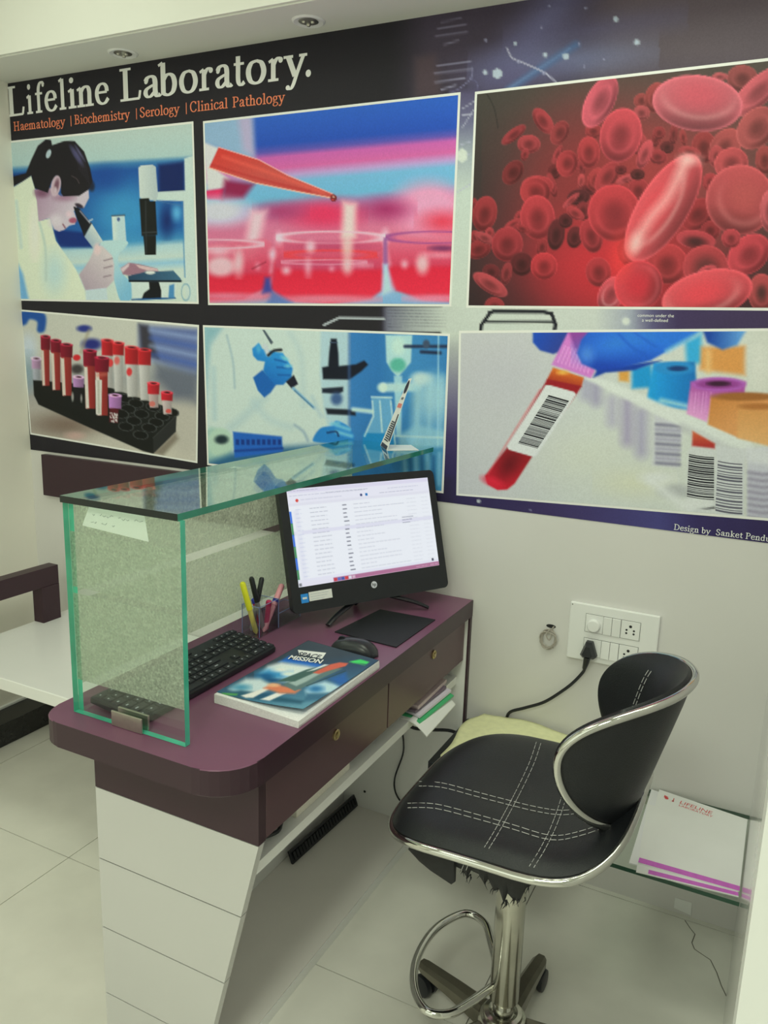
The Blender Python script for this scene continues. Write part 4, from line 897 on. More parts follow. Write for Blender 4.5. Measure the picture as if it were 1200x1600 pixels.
K.poly([(985, 338), (1205, 328), (1260, 330), (1260, 520), (1205, 510), (1090, 490), (974, 440)], (190, 126, 60), blur=6, shade=((1000, 350), (1060, 450), (206, 146, 84))); K.ell(1110, 335, 120, 16, (150, 96, 44), blur=6); K.poly([(1088, 370), (1260, 356), (1260, 540), (1200, 520), (1084, 490)], (200, 142, 76), blur=7, shade=((0, 370), (0, 500), (212, 164, 100))); K.ell(1160, 372, 72, 12, (168, 108, 52), blur=6)
K.poly([(1120, 520), (1260, 540), (1260, 600), (1120, 580)], (206, 210, 198), blur=16, alpha=.7)
K.ell(850, 690, 60, 26, (170, 174, 164), blur=16); K.ell(935, 735, 56, 22, (206, 210, 196), blur=8); K.ell(785, 640, 60, 20, (206, 210, 196), blur=20); K.line([(760, 650), (900, 760)], 26, (210, 214, 200), blur=20)
K.poly([(318, 90), (480, 90), (445, 158), (395, 176), (345, 162), (318, 132)], (24, 72, 166), smooth=False, blur=6, shade=((330, 100), (440, 160), (46, 60, 130)))
K.poly([(452, 90), (536, 90), (492, 150), (494, 196), (552, 236), (536, 266), (388, 216)], (206, 116, 186), blur=5, shade=((520, 100), (400, 210), (196, 120, 186)))
K.poly([(452, 88), (536, 88), (500, 140), (480, 170)], (120, 50, 130), blur=10, alpha=.8)
for k in range(9): K.line([(412+k*14, 206+k*5), (440+k*13, 146+k*4)], 3.5, (232, 176, 216), blur=3, alpha=.75)
K.poly([(545, 264), (560, 232), (800, 200), (700, 236), (590, 246)], (18, 58, 146), blur=6)
K.poly([(530, 88), (955, 84), (900, 125), (850, 150), (760, 200), (640, 230), (560, 238), (502, 212), (484, 172), (500, 122)], (36, 110, 204), smooth=False, blur=6, shade=((700, 90), (640, 240), (20, 62, 160)))
K.ell(620, 140, 110, 40, (54, 130, 216), ang=-12, blur=50, alpha=.7); K.line([(640, 100), (690, 150), (760, 190)], 7, (26, 84, 180), blur=7, smooth=True, alpha=.8); K.line([(700, 95), (780, 150)], 6, (26, 84, 180), blur=6, alpha=.7)
K.ell(520, 180, 26, 30, (90, 150, 220), blur=24, alpha=.6); K.line([(820, 165), (945, 96)], 10, (130, 190, 220), blur=10)
K.poly([(955, 86), (1120, 84), (1085, 142), (1030, 160), (972, 132)], (22, 66, 146), blur=9, shade=((980, 100), (1100, 110), (90, 150, 200)))
K.poly([(394, 226), (510, 264), (500, 300), (368, 276)], (206, 110, 36), blur=4, shade=((440, 240), (425, 300), (150, 34, 26))); K.ell(430, 245, 20, 8, (236, 170, 70), blur=8)
K.poly([(372, 270), (502, 296), (480, 330), (312, 566), (250, 662), (222, 684), (186, 686), (148, 664), (138, 632), (222, 526)], (146, 24, 32), blur=4, shade=((240, 560), (190, 690), (196, 28, 46)))
K.ell(230, 590, 30, 50, (92, 14, 22), ang=35, blur=30, alpha=.8); K.ell(168, 655, 40, 16, (214, 36, 56), ang=20, blur=12, alpha=.8); K.line([(150, 625), (345, 310)], 5, (206, 90, 90), blur=4, alpha=.7)
K.poly([(366, 292), (384, 293), (474, 318), (480, 328), (335, 552), (322, 562), (226, 534), (222, 520)], (206, 210, 202), blur=3)
K.mesh('picture', t6)
def bars_mesh(name, quads, mat):
    bm = NB()
    for q in quads: quadface(bm, [(wallp(700+a/2.4, 480+b/2.4)[0], -.0024, wallp(700+a/2.4, 480+b/2.4)[2]) for a, b in q])
    for f in bm.faces:
        f.normal_update()
        if f.normal.y > 0: f.normal_flip()
    me = bpy.data.meshes.new(name); bm.to_mesh(me); bm.free(); o = link_mesh(name, me, mat, t6); o['kind'] = 'stuff'; return o
BAR = pm('barcode_ink', (34, 34, 38), .5, spec=.3); BARG = pm('soft_barcode_ink', (92, 92, 98), .5, spec=.3)
qs = []; tt = 0.0; random.seed(5)
while tt < .985:
    w = random.choice((2, 2, 3, 5, 7))/222; t1 = min(tt+w, 1.0)
    L0 = lambda t: (378+(262-378)*t, 329+(512-329)*t); L1 = lambda t: (455+(335-455)*t, 351+(532-351)*t)
    qs.append([L0(tt), L1(tt), L1(t1), L0(t1)]); tt = t1+random.choice((2, 2.5, 4))/222
bars_mesh('barcode', qs, BAR)
def curved(x0, x1, ya, yb, sag, hs, gs, mat, cut=None):
    qs = []; y = ya
    while y < yb:
        h = random.choice(hs); xs = np.linspace(x0-(y-ya)*.05, x1, 7); f = lambda x: sag*(1-(1-(x-x0)/(x1-x0)*.9)**2)
        for a, b in zip(xs[:-1], xs[1:]): qs.append([(a, y+f(a)), (b, y+f(b)), (b, y+f(b)+h), (a, y+f(a)+h)])
        y += h+random.choice(gs)
    bars_mesh('barcode', qs, mat)
curved(904, 998, 550, 712, 12, (2.5, 3.5, 6), (2.5, 4, 5), BAR)
curved(1012, 1104, 575, 768, 12, (3, 4, 7), (4, 6, 8), BARG)

# ---- serif lettering, letter by letter
def pen_strokes(ch):
    """strokes: (points, smooth, width factor); dots: ('dot', x, y, r).  x-height = 1"""
    V = lambda x, a, b: ([(x, a), (x, b)], False, 1)
    H = lambda x0, x1, y: ([(x0, y), (x1, y)], False, 1)
    sf = lambda x, y=0.04, w=.27: H(x-w, x+w, y)
    fl = lambda x, y: ([(x-.26, y-.14), (x-.02, y-.02)], False, .8)
    G = {
     'L': (1.2, [V(.34, 0, 1.53), sf(.34, 1.51, .32), H(.02, 1.12, .04), ([(1.1, .04), (1.17, .42)], False, .5)]),
     'i': (.62, [V(.32, 0, .95), sf(.32), fl(.32, .98), ('dot', .3, 1.4, .15)]),
     'l': (.62, [V(.32, 0, 1.55), sf(.32), fl(.32, 1.58)]),
     'f': (.78, [([(.86, 1.38), (.74, 1.53), (.54, 1.5), (.4, 1.3), (.36, 1.0), (.36, .5), (.36, 0)], True, 1), H(.06, .72, .98), sf(.36, .04, .3), ('dot', .82, 1.4, .11)]),
     'e': (.98, [H(.16, .82, .58), ([(.82, .6), (.8, .8), (.68, .95), (.5, 1.0), (.3, .92), (.16, .7), (.14, .44), (.24, .16), (.46, .02), (.7, .06), (.9, .26)], True, .95)]),
     'n': (1.14, [V(.28, 0, .95), fl(.28, .98), sf(.28), ([(.28, .72), (.42, .9), (.6, .98), (.76, .92), (.84, .72), (.84, .4), (.84, 0)], True, 1), sf(.84)]),
     'a': (1.0, [([(.18, .78), (.28, .94), (.48, 1.0), (.64, .92), (.70, .72), (.70, .3), (.76, .08), (.88, .04), (.98, .12)], True, 1), ([(.68, .60), (.44, .52), (.22, .4), (.16, .22), (.26, .06), (.44, .06), (.68, .26)], True, .9), ('dot', .2, .76, .1)]),
     'b': (1.08, [V(.26, .05, 1.55), fl(.26, 1.58), ([(.26, .72), (.42, .92), (.62, .98), (.82, .84), (.9, .5), (.8, .16), (.56, .02), (.36, .06), (.26, .16)], True, 1)]),
     'd': (1.1, [V(.8, .05, 1.55), fl(.8, 1.58), ([(.8, .78), (.62, .96), (.42, .96), (.22, .78), (.16, .46), (.26, .14), (.48, .02), (.68, .1), (.8, .24)], True, 1), ([(.8, .04), (1.04, .06)], False, .8)]),
     'o': (1.06, [([(.53, .99), (.3, .92), (.15, .68), (.14, .4), (.26, .12), (.5, .01), (.74, .08), (.9, .32), (.92, .6), (.8, .88), (.6, .98), (.53, .99)], True, 1)]),
     'c': (.92, [([(.82, .78), (.7, .94), (.5, 1.0), (.28, .9), (.15, .66), (.14, .4), (.26, .12), (.5, .02), (.72, .08), (.86, .26)], True, 1), ('dot', .79, .8, .1)]),
     'r': (.8, [V(.28, 0, .95), fl(.28, .98), sf(.28, .04, .3), ([(.28, .66), (.4, .86), (.54, .97), (.7, .95)], True, .9), ('dot', .7, .88, .13)]),
     't': (.72, [([(.32, 1.32), (.32, .8), (.32, .28), (.4, .08), (.54, .03), (.7, .14)], True, 1), H(.06, .68, .97)]),
     'y': (1.06, [([(.16, .96), (.5, .1)], False, 1), ([(.92, .96), (.6, .2), (.42, -.26), (.28, -.44), (.1, -.42)], True, .7), sf(.16, .95, .24), sf(.9, .95, .2), ('dot', .14, -.38, .11)]),
     '.': (.42, [('dot', .2, .13, .16)]),
     'm': (1.7, [V(.28, 0, .95), fl(.28, .98), sf(.28), ([(.28, .72), (.42, .92), (.58, .98), (.74, .9), (.8, .72), (.8, 0)], True, 1), sf(.8), ([(.8, .72), (.96, .92), (1.12, .98), (1.28, .9), (1.36, .72), (1.36, 0)], True, 1), sf(1.36)]),
     'h': (1.14, [V(.28, 0, 1.55), fl(.28, 1.58), sf(.28), ([(.28, .72), (.42, .9), (.6, .98), (.76, .92), (.84, .72), (.84, .4), (.84, 0)], True, 1), sf(.84)]),
     'u': (1.14, [([(.28, .95), (.28, .3), (.38, .08), (.56, .03), (.74, .14), (.82, .28)], True, 1), V(.82, 0, .95), fl(.28, .98), fl(.82, .98), ([(.82, .04), (1.06, .06)], False, .8)]),
     'g': (.98, [([(.42, .98), (.22, .86), (.18, .66), (.28, .46), (.46, .4), (.64, .5), (.7, .7), (.6, .92), (.42, .98)], True, .9), ([(.3, .44), (.2, .3), (.28, .16), (.6, .1), (.82, .0), (.84, -.22), (.62, -.4), (.32, -.42), (.12, -.28), (.16, -.08), (.3, .04)], True, .8), ([(.64, .88), (.9, .98)], False, .7)]),
     's': (.8, [([(.66, .78), (.56, .95), (.4, 1.0), (.22, .9), (.2, .7), (.4, .54), (.6, .4), (.66, .22), (.54, .06), (.36, .01), (.2, .08), (.12, .26)], True, .95)]),
     'k': (1.1, [V(.28, 0, 1.55), fl(.28, 1.58), sf(.28), ([(.3, .42), (.78, .94)], False, .6), ([(.44, .56), (.88, .04)], False, .95), sf(.8, .95, .2), sf(.92, .04, .18)]),
     'H': (1.6, [V(.36, 0, 1.53), V(1.2, 0, 1.53), H(.36, 1.2, .8), sf(.36), sf(1.2), sf(.36, 1.5), sf(1.2, 1.5)]),
     'B': (1.3, [V(.34, 0, 1.53), H(.06, .6, 1.5), H(.06, .6, .04), ([(.5, 1.5), (.86, 1.42), (.98, 1.16), (.84, .88), (.5, .8)], True, .95), ([(.5, .8), (.94, .7), (1.1, .4), (.94, .1), (.5, .04)], True, 1)]),
     'S': (1.15, [([(.92, 1.16), (.82, 1.42), (.58, 1.53), (.3, 1.42), (.22, 1.16), (.36, .92), (.66, .74), (.9, .52), (.92, .24), (.72, .04), (.46, 0), (.24, .12), (.14, .4)], True, 1)]),
     'C': (1.4, [([(1.22, 1.14), (1.06, 1.42), (.78, 1.53), (.46, 1.42), (.24, 1.1), (.2, .72), (.3, .32), (.54, .06), (.84, .0), (1.1, .1), (1.26, .36)], True, 1), ([(1.2, 1.12), (1.22, 1.5)], False, .5)]),
     'P': (1.2, [V(.34, 0, 1.53), sf(.34), H(.06, .6, 1.5), ([(.5, 1.5), (.88, 1.42), (1.04, 1.12), (.9, .82), (.5, .72)], True, 1)]),
     'D': (1.5, [V(.34, 0, 1.53), H(.06, .6, 1.5), H(.06, .6, .04), ([(.5, 1.5), (.96, 1.4), (1.24, 1.1), (1.3, .76), (1.2, .36), (.92, .1), (.5, .04)], True, 1)]),
     '|': (.5, [([(.25, -.25), (.25, 1.5)], False, .45)]),
     ' ': (.55, []),
    }
    return G[ch]
def letter_mesh(ch, X0, X1, Z0, xh, yoff, wv=.25, wh=.11):
    W, strokes = pen_strokes(ch); bm = NB(); sx = (X1-X0)/W; lift = [0]
    mp = lambda p: (X0+p[0]*sx, yoff-lift[0]*2e-5, Z0+p[1]*xh)
    rx = sx/xh
    for s in strokes:
        lift[0] += 1
        if s[0] == 'dot':
            quadface(bm, [mp((s[1]+s[3]*math.cos(a)/max(rx, .01)*min(rx, 1.2), s[2]+s[3]*math.sin(a))) for a in np.linspace(0, 2*math.pi, 14, endpoint=False)]); continue
        pts, sm, wf = s
        pts = catmull(pts, 5) if sm else [np.array(p, float) for p in pts]
        L, R = [], []
        for i, p in enumerate(pts):
            d = pts[min(i+1, len(pts)-1)]-pts[max(i-1, 0)]; d = d/np.linalg.norm(d); n = np.array([-d[1], d[0]])
            h = .5*wf*math.hypot(wv*n[0], wh*n[1])
            L.append(p+n*h); R.append(p-n*h)
        lv = [bm.verts.new(mp(p)) for p in L]; rv = [bm.verts.new(mp(p)) for p in R]
        for i in range(len(pts)-1): bm.faces.new([lv[i], rv[i], rv[i+1], lv[i+1]])
    for f in bm.faces:
        f.normal_update()
        if f.normal.y > 0: f.normal_flip()
    return bm
def flat_letters(par, text, X0, X1, z_at, xh, mat, yoff=-0.0019, wv=.25, wh=.11, joined=False):
    tot = sum(pen_strokes(c)[0] for c in text); k = (X1-X0)/tot; x = X0
    for c in text:
        w = pen_strokes(c)[0]*k
        if c != ' ':
            bm = letter_mesh(c, x, x+w*.97, z_at(x), xh, yoff, wv, wh); 
            for f in bm.faces:
                f.normal_update()
                if f.normal.y > 0: f.normal_flip()
            me = bpy.data.meshes.new('letter'); bm.to_mesh(me); bm.free(); link_mesh('letter', me, mat, par)
        x += w
def heading(label, x, z):
    t = empty('lettering', (x, -.0015, z)); t.parent = mural; t.matrix_parent_inverse = mural.matrix_basis.inverted(); t['label'] = label; return t
th_ = heading('large white serif title', -1.7, 2.13)
spans = [('L', 11.9, 39), ('i', 42.7, 53), ('f', 56, 69), ('e', 71, 91), ('l', 93, 105), ('i', 107, 121), ('n', 121.5, 148), ('e', 149.6, 172), ('L', 188.5, 221), ('a', 224, 252), ('b', 249, 279), ('o', 281, 310), ('r', 312.5, 333), ('a', 336, 363.5), ('t', 364.6, 383), ('o', 385, 416.7), ('r', 420, 441.7), ('y', 446, 479), ('.', 477, 488)]
def base_y(px): return 181+(px-12.5)*(121.5-181)/(482-12.5)
for c, a, b in spans:
    xa = wallp(a, base_y(a))[0]; xb = wallp(b, base_y(b))[0]
    bm = letter_mesh(c, xa, xb, 2.1275, .0575, -.0019, .27, .12)
    me = bpy.data.meshes.new('letter'); bm.to_mesh(me); bm.free(); link_mesh('letter', me, INKW, th_)
hs = heading('orange serif line of departments', -1.7, 2.08)
for txt, a, b in (('Haematology', 22, 103), ('|', 109, 115), ('Biochemistry', 117, 204), ('|', 211.5, 217), ('Serology', 219, 281.5), ('|', 289, 295), ('Clinical', 297, 357), ('Pathology', 363.5, 446)):
    yb_ = lambda px: 205+(px-22)*(159.5-205)/(446-22)
    A_, B_ = wallp(a, yb_(a)), wallp(b, yb_(b))
    flat_letters(hs, txt, A_[0], B_[0], lambda x, A_=A_, B_=B_: A_[2]+(B_[2]-A_[2])*(x-A_[0])/(B_[0]-A_[0]), .0178, INKO, wv=.22, wh=.13)
hc = heading('small white credit line in the lower band', .5, 1.017)
A_, B_ = wallp(1052.5, 827.5), wallp(1110, 834.5); flat_letters(hc, 'Design by', A_[0], B_[0], lambda x: 1.0165, .0092, INKW, wv=.2, wh=.13)
A_ = wallp(1118, 836); flat_letters(hc, 'Sanket Pendu', A_[0], A_[0]+.118, lambda x: 1.0165, .0092, INKW, wv=.2, wh=.13)
for txt, px_, py_, sz in (('common under the', 996, 495, .0105), ('a well-defined', 1003, 502.5, .0105)):
    p = wallp(px_, py_); o_ = sans('small_print', txt, sz, INKW, frame((p[0], -.0019, p[2]), (1, 0, 0), (0, 0, 1)), mural)

# ------------------------------------------------------------------ all-in-one computer monitor
mon = empty('computer_monitor', (-0.21, -0.25, 0.75), 'black computer monitor with a lit white browser page on the desk', 'monitor')
MC = np.array([-0.2161, -0.2352, 0.9662]); MY, MT, SW = 1.0559, 0.2953, 0.4238; SH = SW*9/16
rv = np.array([math.cos(MY), math.sin(MY), 0]); n0 = np.array([math.sin(MY), -math.cos(MY), 0])
uv_ = math.cos(MT)*np.array([0, 0, 1])-math.sin(MT)*n0; nv_ = math.cos(MT)*n0+math.sin(MT)*np.array([0, 0, 1])
MM = Matrix.Identity(4)
for i in range(3): MM[i][0] = rv[i]; MM[i][1] = uv_[i]; MM[i][2] = nv_[i]; MM[i][3] = MC[i]
BZ = dict(l=.022, r=.022, t=.020, b=.062)
def mbox(bm, x0, x1, y0, y1, z0, z1, bevel=0, seg=2): return box(bm, x0, x1, y0, y1, z0, z1, bevel, M=MM, seg=seg)
bm = NB()
out_ = rounded(-SW/2-BZ['l'], SW/2+BZ['r'], -SH/2-BZ['b'], SH/2+BZ['t'], .014, 5)
for (z0, z1, k) in ((-.006, .004, 1.0), (-.022, -.006, .985), (-.038, -.022, .90)):
    vs = prism(bm, [(p[0]*k, (p[1]+.02)*k-.02) for p in out_], z0, z1)
    for v in vs: v.co = MM @ v.co
cs = obj('casing', bm, BLACKP, mon)
# lit page: tab strip, toolbar, rows of text, task bar
def scr_canvas():
    nu, nv = 240, 140
    s = np.linspace(-.5, .5, nu)[:, None]*np.ones((1, nv)); t = np.linspace(.5, -.5, nv)[None, :]*np.ones((nu, 1))
    u = (s.ravel()+.5)*480; v = (.5-t.ravel())*270
    P = MC+s.ravel()[:, None]*SW*rv+t.ravel()[:, None]*SH*uv_+nv_*.0044
    K = Canvas(P, (nu, nv)); K.u, K.v, K.s = u, v, 1.0
    K.fill((236, 241, 248)); return K
K = scr_canvas(); random.seed(8)
K.poly([(0, 0), (480, 0), (480, 12), (0, 12)], (222, 220, 240)); K.poly([(0, 12), (480, 12), (480, 40), (0, 40)], (232, 234, 246)); K.poly([(0, 40), (480, 40), (480, 48), (0, 48)], (226, 228, 240))
K.poly([(0, 118), (480, 118), (480, 128), (0, 128)], (224, 226, 242)); K.poly([(14, 60), (30, 60), (30, 250), (14, 250)], (228, 232, 244))
def words(x0, x1, y, c=(150, 152, 168), w=1.4):
    x = x0
    while x < x1:
        l = random.uniform(5, 16); K.line([(x, y), (min(x+l, x1), y)], w*.9, c, blur=.9, alpha=.62); x += l+random.uniform(2.5, 5)
words(8, 100, 6); words(120, 260, 18, (130, 134, 150)); words(6, 250, 19); words(330, 440, 22); words(40, 170, 32); words(300, 420, 33)
K.ell(28, 33, 4.5, 4.5, (214, 70, 60)); K.ell(236, 34, 4, 4, (60, 70, 120)); K.poly([(250, 30), (258, 30), (258, 38), (250, 38)], (30, 120, 190))
for k in range(17):
    y = 58+k*11.6
    words(64, 118+random.uniform(-8, 6), y, (120, 122, 138)); K.line([(170, y), (180+random.uniform(-2, 6), y)], 2.6, (70, 72, 90), blur=1, alpha=.85 if k % 6 != 5 else .3)
    words(206, random.choice((260, 300, 350, 380)), y); words(392, 425, y, (190, 192, 204)); words(20, 36, y, (170, 180, 214)); words(445, 468, y, (200, 202, 212))
for dy in (0, 8, 16): words(368, 410-dy, 112+dy, (90, 92, 110), 2)
for k in range(6): K.poly([(0, 62+k*32), (6, 62+k*32), (6, 96+k*32), (0, 96+k*32)], (30, 100, 220) if k % 2 == 0 else (40, 130, 70))
K.poly([(0, 250), (480, 250), (480, 258), (0, 258)], (228, 230, 244))
K.poly([(110, 258), (480, 258), (480, 270), (110, 270)], (176, 112, 150)); K.poly([(0, 258), (110, 258), (110, 270), (0, 270)], (228, 228, 242))
for k, c in enumerate(((200, 60, 70), (90, 110, 190), (60, 90, 170), (210, 60, 60), (225, 225, 235), (210, 180, 200))): K.poly([(112+k*12, 260), (121+k*12, 260), (121+k*12, 268), (112+k*12, 268)], c)
K.poly([(2, 260), (10, 260), (10, 268), (2, 268)], (120, 124, 130)); words(396, 440, 264, (226, 196, 214), 2); words(448, 474, 264, (226, 210, 220), 2.4); K.poly([(455, 246), (462, 246), (462, 254), (455, 254)], (70, 74, 90))
scr = K.mesh('lit_screen', mon); scr['label'] = 'lit screen showing rows of small text'
def screen_mat():
    m = bpy.data.materials.new('lit_page'); m.use_nodes = True; nt = m.node_tree; b = nt.nodes['Principled BSDF']
    at = nt.nodes.new('ShaderNodeAttribute'); at.attribute_name = 'ink'
    b.inputs['Base Color'].default_value = (.01, .01, .01, 1); b.inputs['Roughness'].default_value = .25
    ml = nt.nodes.new('ShaderNodeVectorMath'); ml.operation = 'MULTIPLY'; ml.inputs[1].default_value = tuple(LREF)
    nt.links.new(at.outputs['Color'], ml.inputs[0]); nt.links.new(ml.outputs[0], b.inputs['Emission Color'])
    b.inputs['Emission Strength'].default_value = SCREEN_GAIN
    return m
SCREEN_GAIN = 1.22
at = scr.data.color_attributes['ink']; n_ = len(scr.data.vertices)
col = np.concatenate([s2l(K.c)/LREF, np.ones((n_, 1))], 1).astype(np.float32); at.data.foreach_set('color', col.ravel())
scr.data.materials.clear(); scr.data.materials.append(screen_mat())
GREY = pm('silver_print', (196, 198, 194), .3, spec=.5); WPR = pm('white_sticker', (222, 230, 220), .5); BLUE = pm('blue_sticker', (40, 130, 196), .4)
by = -SH/2-.029
bm = NB(); lathe(bm, [(.0088, .0042), (.0088, .0048), (.001, .0049)], M=MM @ Matrix.Translation((0, by+.006, 0)), seg=24); lg = obj('round_logo', bm, GREY, mon); lg['label'] = 'round silver maker badge'
sans('logo_letters', 'hp', .012, pm('badge_dark', (40, 42, 44), .4), MM @ Matrix.Translation((-.0062, by+.003, .0052)) @ Matrix.Shear('XZ', 4, (0, 0)), lg, bold=.0002)
bm = NB(); mbox(bm, -SW/2+.002, -SW/2+.022, by-.010, by+.012, .0042, .0047); s1 = obj('blue_sticker', bm, BLUE, mon)
bm = NB(); mbox(bm, -SW/2+.024, -SW/2+.088, by-.008, by+.014, .0042, .0047); s2 = obj('white_sticker', bm, WPR, mon)
bm = NB(); mbox(bm, -SW/2+.006, -SW/2+.018, by-.001, by+.004, .0048, .0049); obj('sticker_mark', bm, WPR, s1)
bm = NB()
for k in range(3): mbox(bm, -SW/2+.028, -SW/2+(.08, .074, .066)[k], by+.008-k*.006, by+.0086-k*.006, .0048, .0049)
s3 = obj('sticker_lines', bm, pm('grey_line', (150, 160, 158), .6), s2); s3['kind'] = 'stuff'
# stand: two splayed front legs, neck and a rear strut
hub = np.array([-0.232, -0.20, 0.835]); hub = np.array(MC)-nv_*.03-uv_*(SH/2+.03)
bm = NB(); f1 = on(512, 977, 2, .757); f2 = on(669, 949, 2, .757)
LEGM = pm('black_gloss_plastic', (22, 24, 26), .28, spec=.5)
for fpt in (f1, f2):
    bm = NB(); mid = hub*.25+fpt*.75; mid[2] = .762+.012
    pts = catmull([hub, hub*.7+fpt*.3+np.array([0, 0, -.002]), mid, fpt], 5)
    tube(bm, pts, [.011*(1-.35*i/(len(pts)-1)) for i in range(len(pts))], 10, flat=.62); obj('stand_leg', bm, LEGM, mon, smooth=True)
bm = NB(); rear = np.array([hub[0]-.06*n0[0]*1.0, hub[1]-.06*n0[1], .757]); tube(bm, [hub+uv_*.06-nv_*.004, hub, (hub+rear)/2+np.array([0, 0, .004]), rear], [.014, .014, .011, .009], 10); obj('stand_neck', bm, LEGM, mon, smooth=True)

# ------------------------------------------------------------------ keyboard on the desk
def build_keyboard(name, label):
    """flat keyboard, local x = along the rows, local y = towards the function row"""
    t = empty(name, (0, 0, 0), label, 'keyboard')
    bm = NB(); L, W = .418, .132
    prism(bm, rounded(-L/2, L/2, -W/2, W/2, .006, 3), 0.0, 0.010); bmesh.ops.bevel(bm, geom=[e for e in bm.edges if e.verts[0].co.z > .009 and e.verts[1].co.z > .009], offset=.0015, segments=2, affect='EDGES')
    obj('body', bm, BLACKP, t)
    m = bpy.data.materials.get('key_cap')
    if m is None:
        m = pm('key_cap', (34, 37, 38), .45, spec=.4); nt = m.node_tree; b = nt.nodes['Principled BSDF']
        tc = nt.nodes.new('ShaderNodeTexCoord'); sp_ = nt.nodes.new('ShaderNodeSeparateXYZ'); nt.links.new(tc.outputs['Generated'], sp_.inputs[0])
        gs_ = []
        for ax, c, w in ((0, .40, .10), (1, .58, .10), (2, 1.0, .2)):
            q = nt.nodes.new('ShaderNodeMath'); q.operation = 'COMPARE'; q.inputs[1].default_value = c; q.inputs[2].default_value = w
            nt.links.new(sp_.outputs[ax], q.inputs[0]); gs_.append(q)
        p1_ = nt.nodes.new('ShaderNodeMath'); p1_.operation = 'MULTIPLY'; p2_ = nt.nodes.new('ShaderNodeMath'); p2_.operation = 'MULTIPLY'
        nt.links.new(gs_[0].outputs[0], p1_.inputs[0]); nt.links.new(gs_[1].outputs[0], p1_.inputs[1]); nt.links.new(p1_.outputs[0], p2_.inputs[0]); nt.links.new(gs_[2].outputs[0], p2_.inputs[1])
        mx = nt.nodes.new('ShaderNodeMix'); mx.data_type = 'RGBA'; mx.inputs['A'].default_value = (*alb((34, 37, 38)), 1); mx.inputs['B'].default_value = (*alb((150, 154, 150)), 1)
        nt.links.new(p2_.outputs[0], mx.inputs['Factor']); nt.links.new(mx.outputs['Result'], b.inputs['Base Color'])
    cache = {}
    def key(cx, cy, w, h):
        k = (round(w, 4), round(h, 4))
        if k not in cache:
            bm = NB(); a, c = w/2, h/2; i = .0012
            lo = [bm.verts.new(p) for p in ((-a, -c, 0), (a, -c, 0), (a, c, 0), (-a, c, 0))]; hi = [bm.verts.new(p) for p in ((-a+i, -c+i, .0035), (a-i, -c+i, .0035), (a-i, c-i, .0035), (-a+i, c-i, .0035))]
            bm.faces.new(hi)
            for q in range(4): bm.faces.new([lo[q], lo[(q+1) % 4], hi[(q+1) % 4], hi[q]])
            me = bpy.data.meshes.new('key'); bm.to_mesh(me); bm.free(); me.materials.append(m); cache[k] = me
        o = bpy.data.objects.new('key', cache[k]); COL.objects.link(o); o.parent = t; o.location = (cx, cy, .0095)
    p = .0183; x0 = -L/2+.008; yr = [.052-.0205*i for i in range(6)]
    def row(i, widths, xs=x0, h=.0165):
        x = xs
        for w in widths:
            if w > 0: key(x+w*p/2, yr[i], w*p-.0016, h)
            x += abs(w)*p
    row(0, [1, -.5, 1, 1, 1, 1, -.25, 1, 1, 1, 1, -.25, 1, 1, 1, 1], h=.0125)
    row(1, [1]*13+[2]); row(2, [1.5]+[1]*12+[1.5]); row(3, [1.75]+[1]*11+[2.25]); row(4, [2.25]+[1]*10+[2.75]); row(5, [1.25, 1.25, 1.25, 5.75, 1.25, 1.25, 1.5, 1.5])
    xn = x0+15.25*p
    row(1, [1, 1, 1], xn); row(2, [1, 1, 1], xn); row(4, [-1, 1], xn); row(5, [1, 1, 1], xn)
    xq = x0+18.5*p
    for i in range(1, 5): row(i, [1, 1, 1, 1], xq)
    row(5, [2, 1, 1], xq); row(0, [1, 1, 1, 1], xq, h=.0125)
    return t
kb = build_keyboard('keyboard', 'black keyboard lying on the desk behind the glass screen')
kb.matrix_world = frame((-.3135, -.800, .7515+.0085), (.006, 1, 0.0), (-1, .006, .11))
strip = empty('slotted_strip', (-.34, -.19, .0275), 'black slotted plastic strip standing along the back inside the desk', 'plastic strip')
Ms = frame((-.3405, -.187, .0278), (.05, 1, 0), (-.42, 0, 1))
bm = NB(); box(bm, -.172, .172, 0, .037, -.006, .0, M=Ms); obj('strip_body', bm, LEGM, strip)
slot_me = None
for k in range(24):
    bm = NB(); box(bm, -.162+k*.0137, -.1525+k*.0137, .007, .029, .0, .0035, M=Ms); obj('rib', bm, BLACKP, strip)

# ------------------------------------------------------------------ mouse, mouse pad
bm = NB(); prism(bm, [tuple(on(*p, 2, .7508)[:2]) for p in ((523, 988), (594, 953), (680, 969), (619, 1012))], .7504, .7528)
tag(obj('mouse_pad', bm, pm('black_mat', (18, 20, 22), .55, noise=(200, .15))), 'thin square black mouse pad beside the monitor stand', 'mouse pad')
ms = empty('computer_mouse', (-.094, -.515, .75), 'black wireless mouse lying between the book and the pad', 'mouse')
bm = NB(); rings = []; NS, NA = 18, 20
for i in range(NS):
    t_ = i/(NS-1); xx = -.056+.112*t_; wid = .031*(max(1e-3, 1-(2*t_-1)**4))**.5*(1-.1*math.sin(math.pi*t_)); hh = .034*(max(1e-3, 1-abs(2*t_-.96)**2.6))**.62
    ring = []
    for k in range(NA):
        a = 2*math.pi*k/NA; yy = wid*math.copysign(abs(math.cos(a))**.8, math.cos(a)); zz = hh*(math.sin(a)**.75) if math.sin(a) > 0 else -.0
        ring.append(bm.verts.new((xx, yy, .002+zz)))
    rings.append(ring)
for A_, B_ in zip(rings[:-1], rings[1:]):
    for k in range(NA): bm.faces.new([A_[k], A_[(k+1) % NA], B_[(k+1) % NA], B_[k]])
bm.faces.new(rings[0]); bm.faces.new(rings[-1][::-1])
Mm = Matrix.Translation((-.092, -.508, .7502)) @ Matrix.Rotation(math.radians(10), 4, 'Z')
for v in bm.verts: v.co = Mm @ v.co
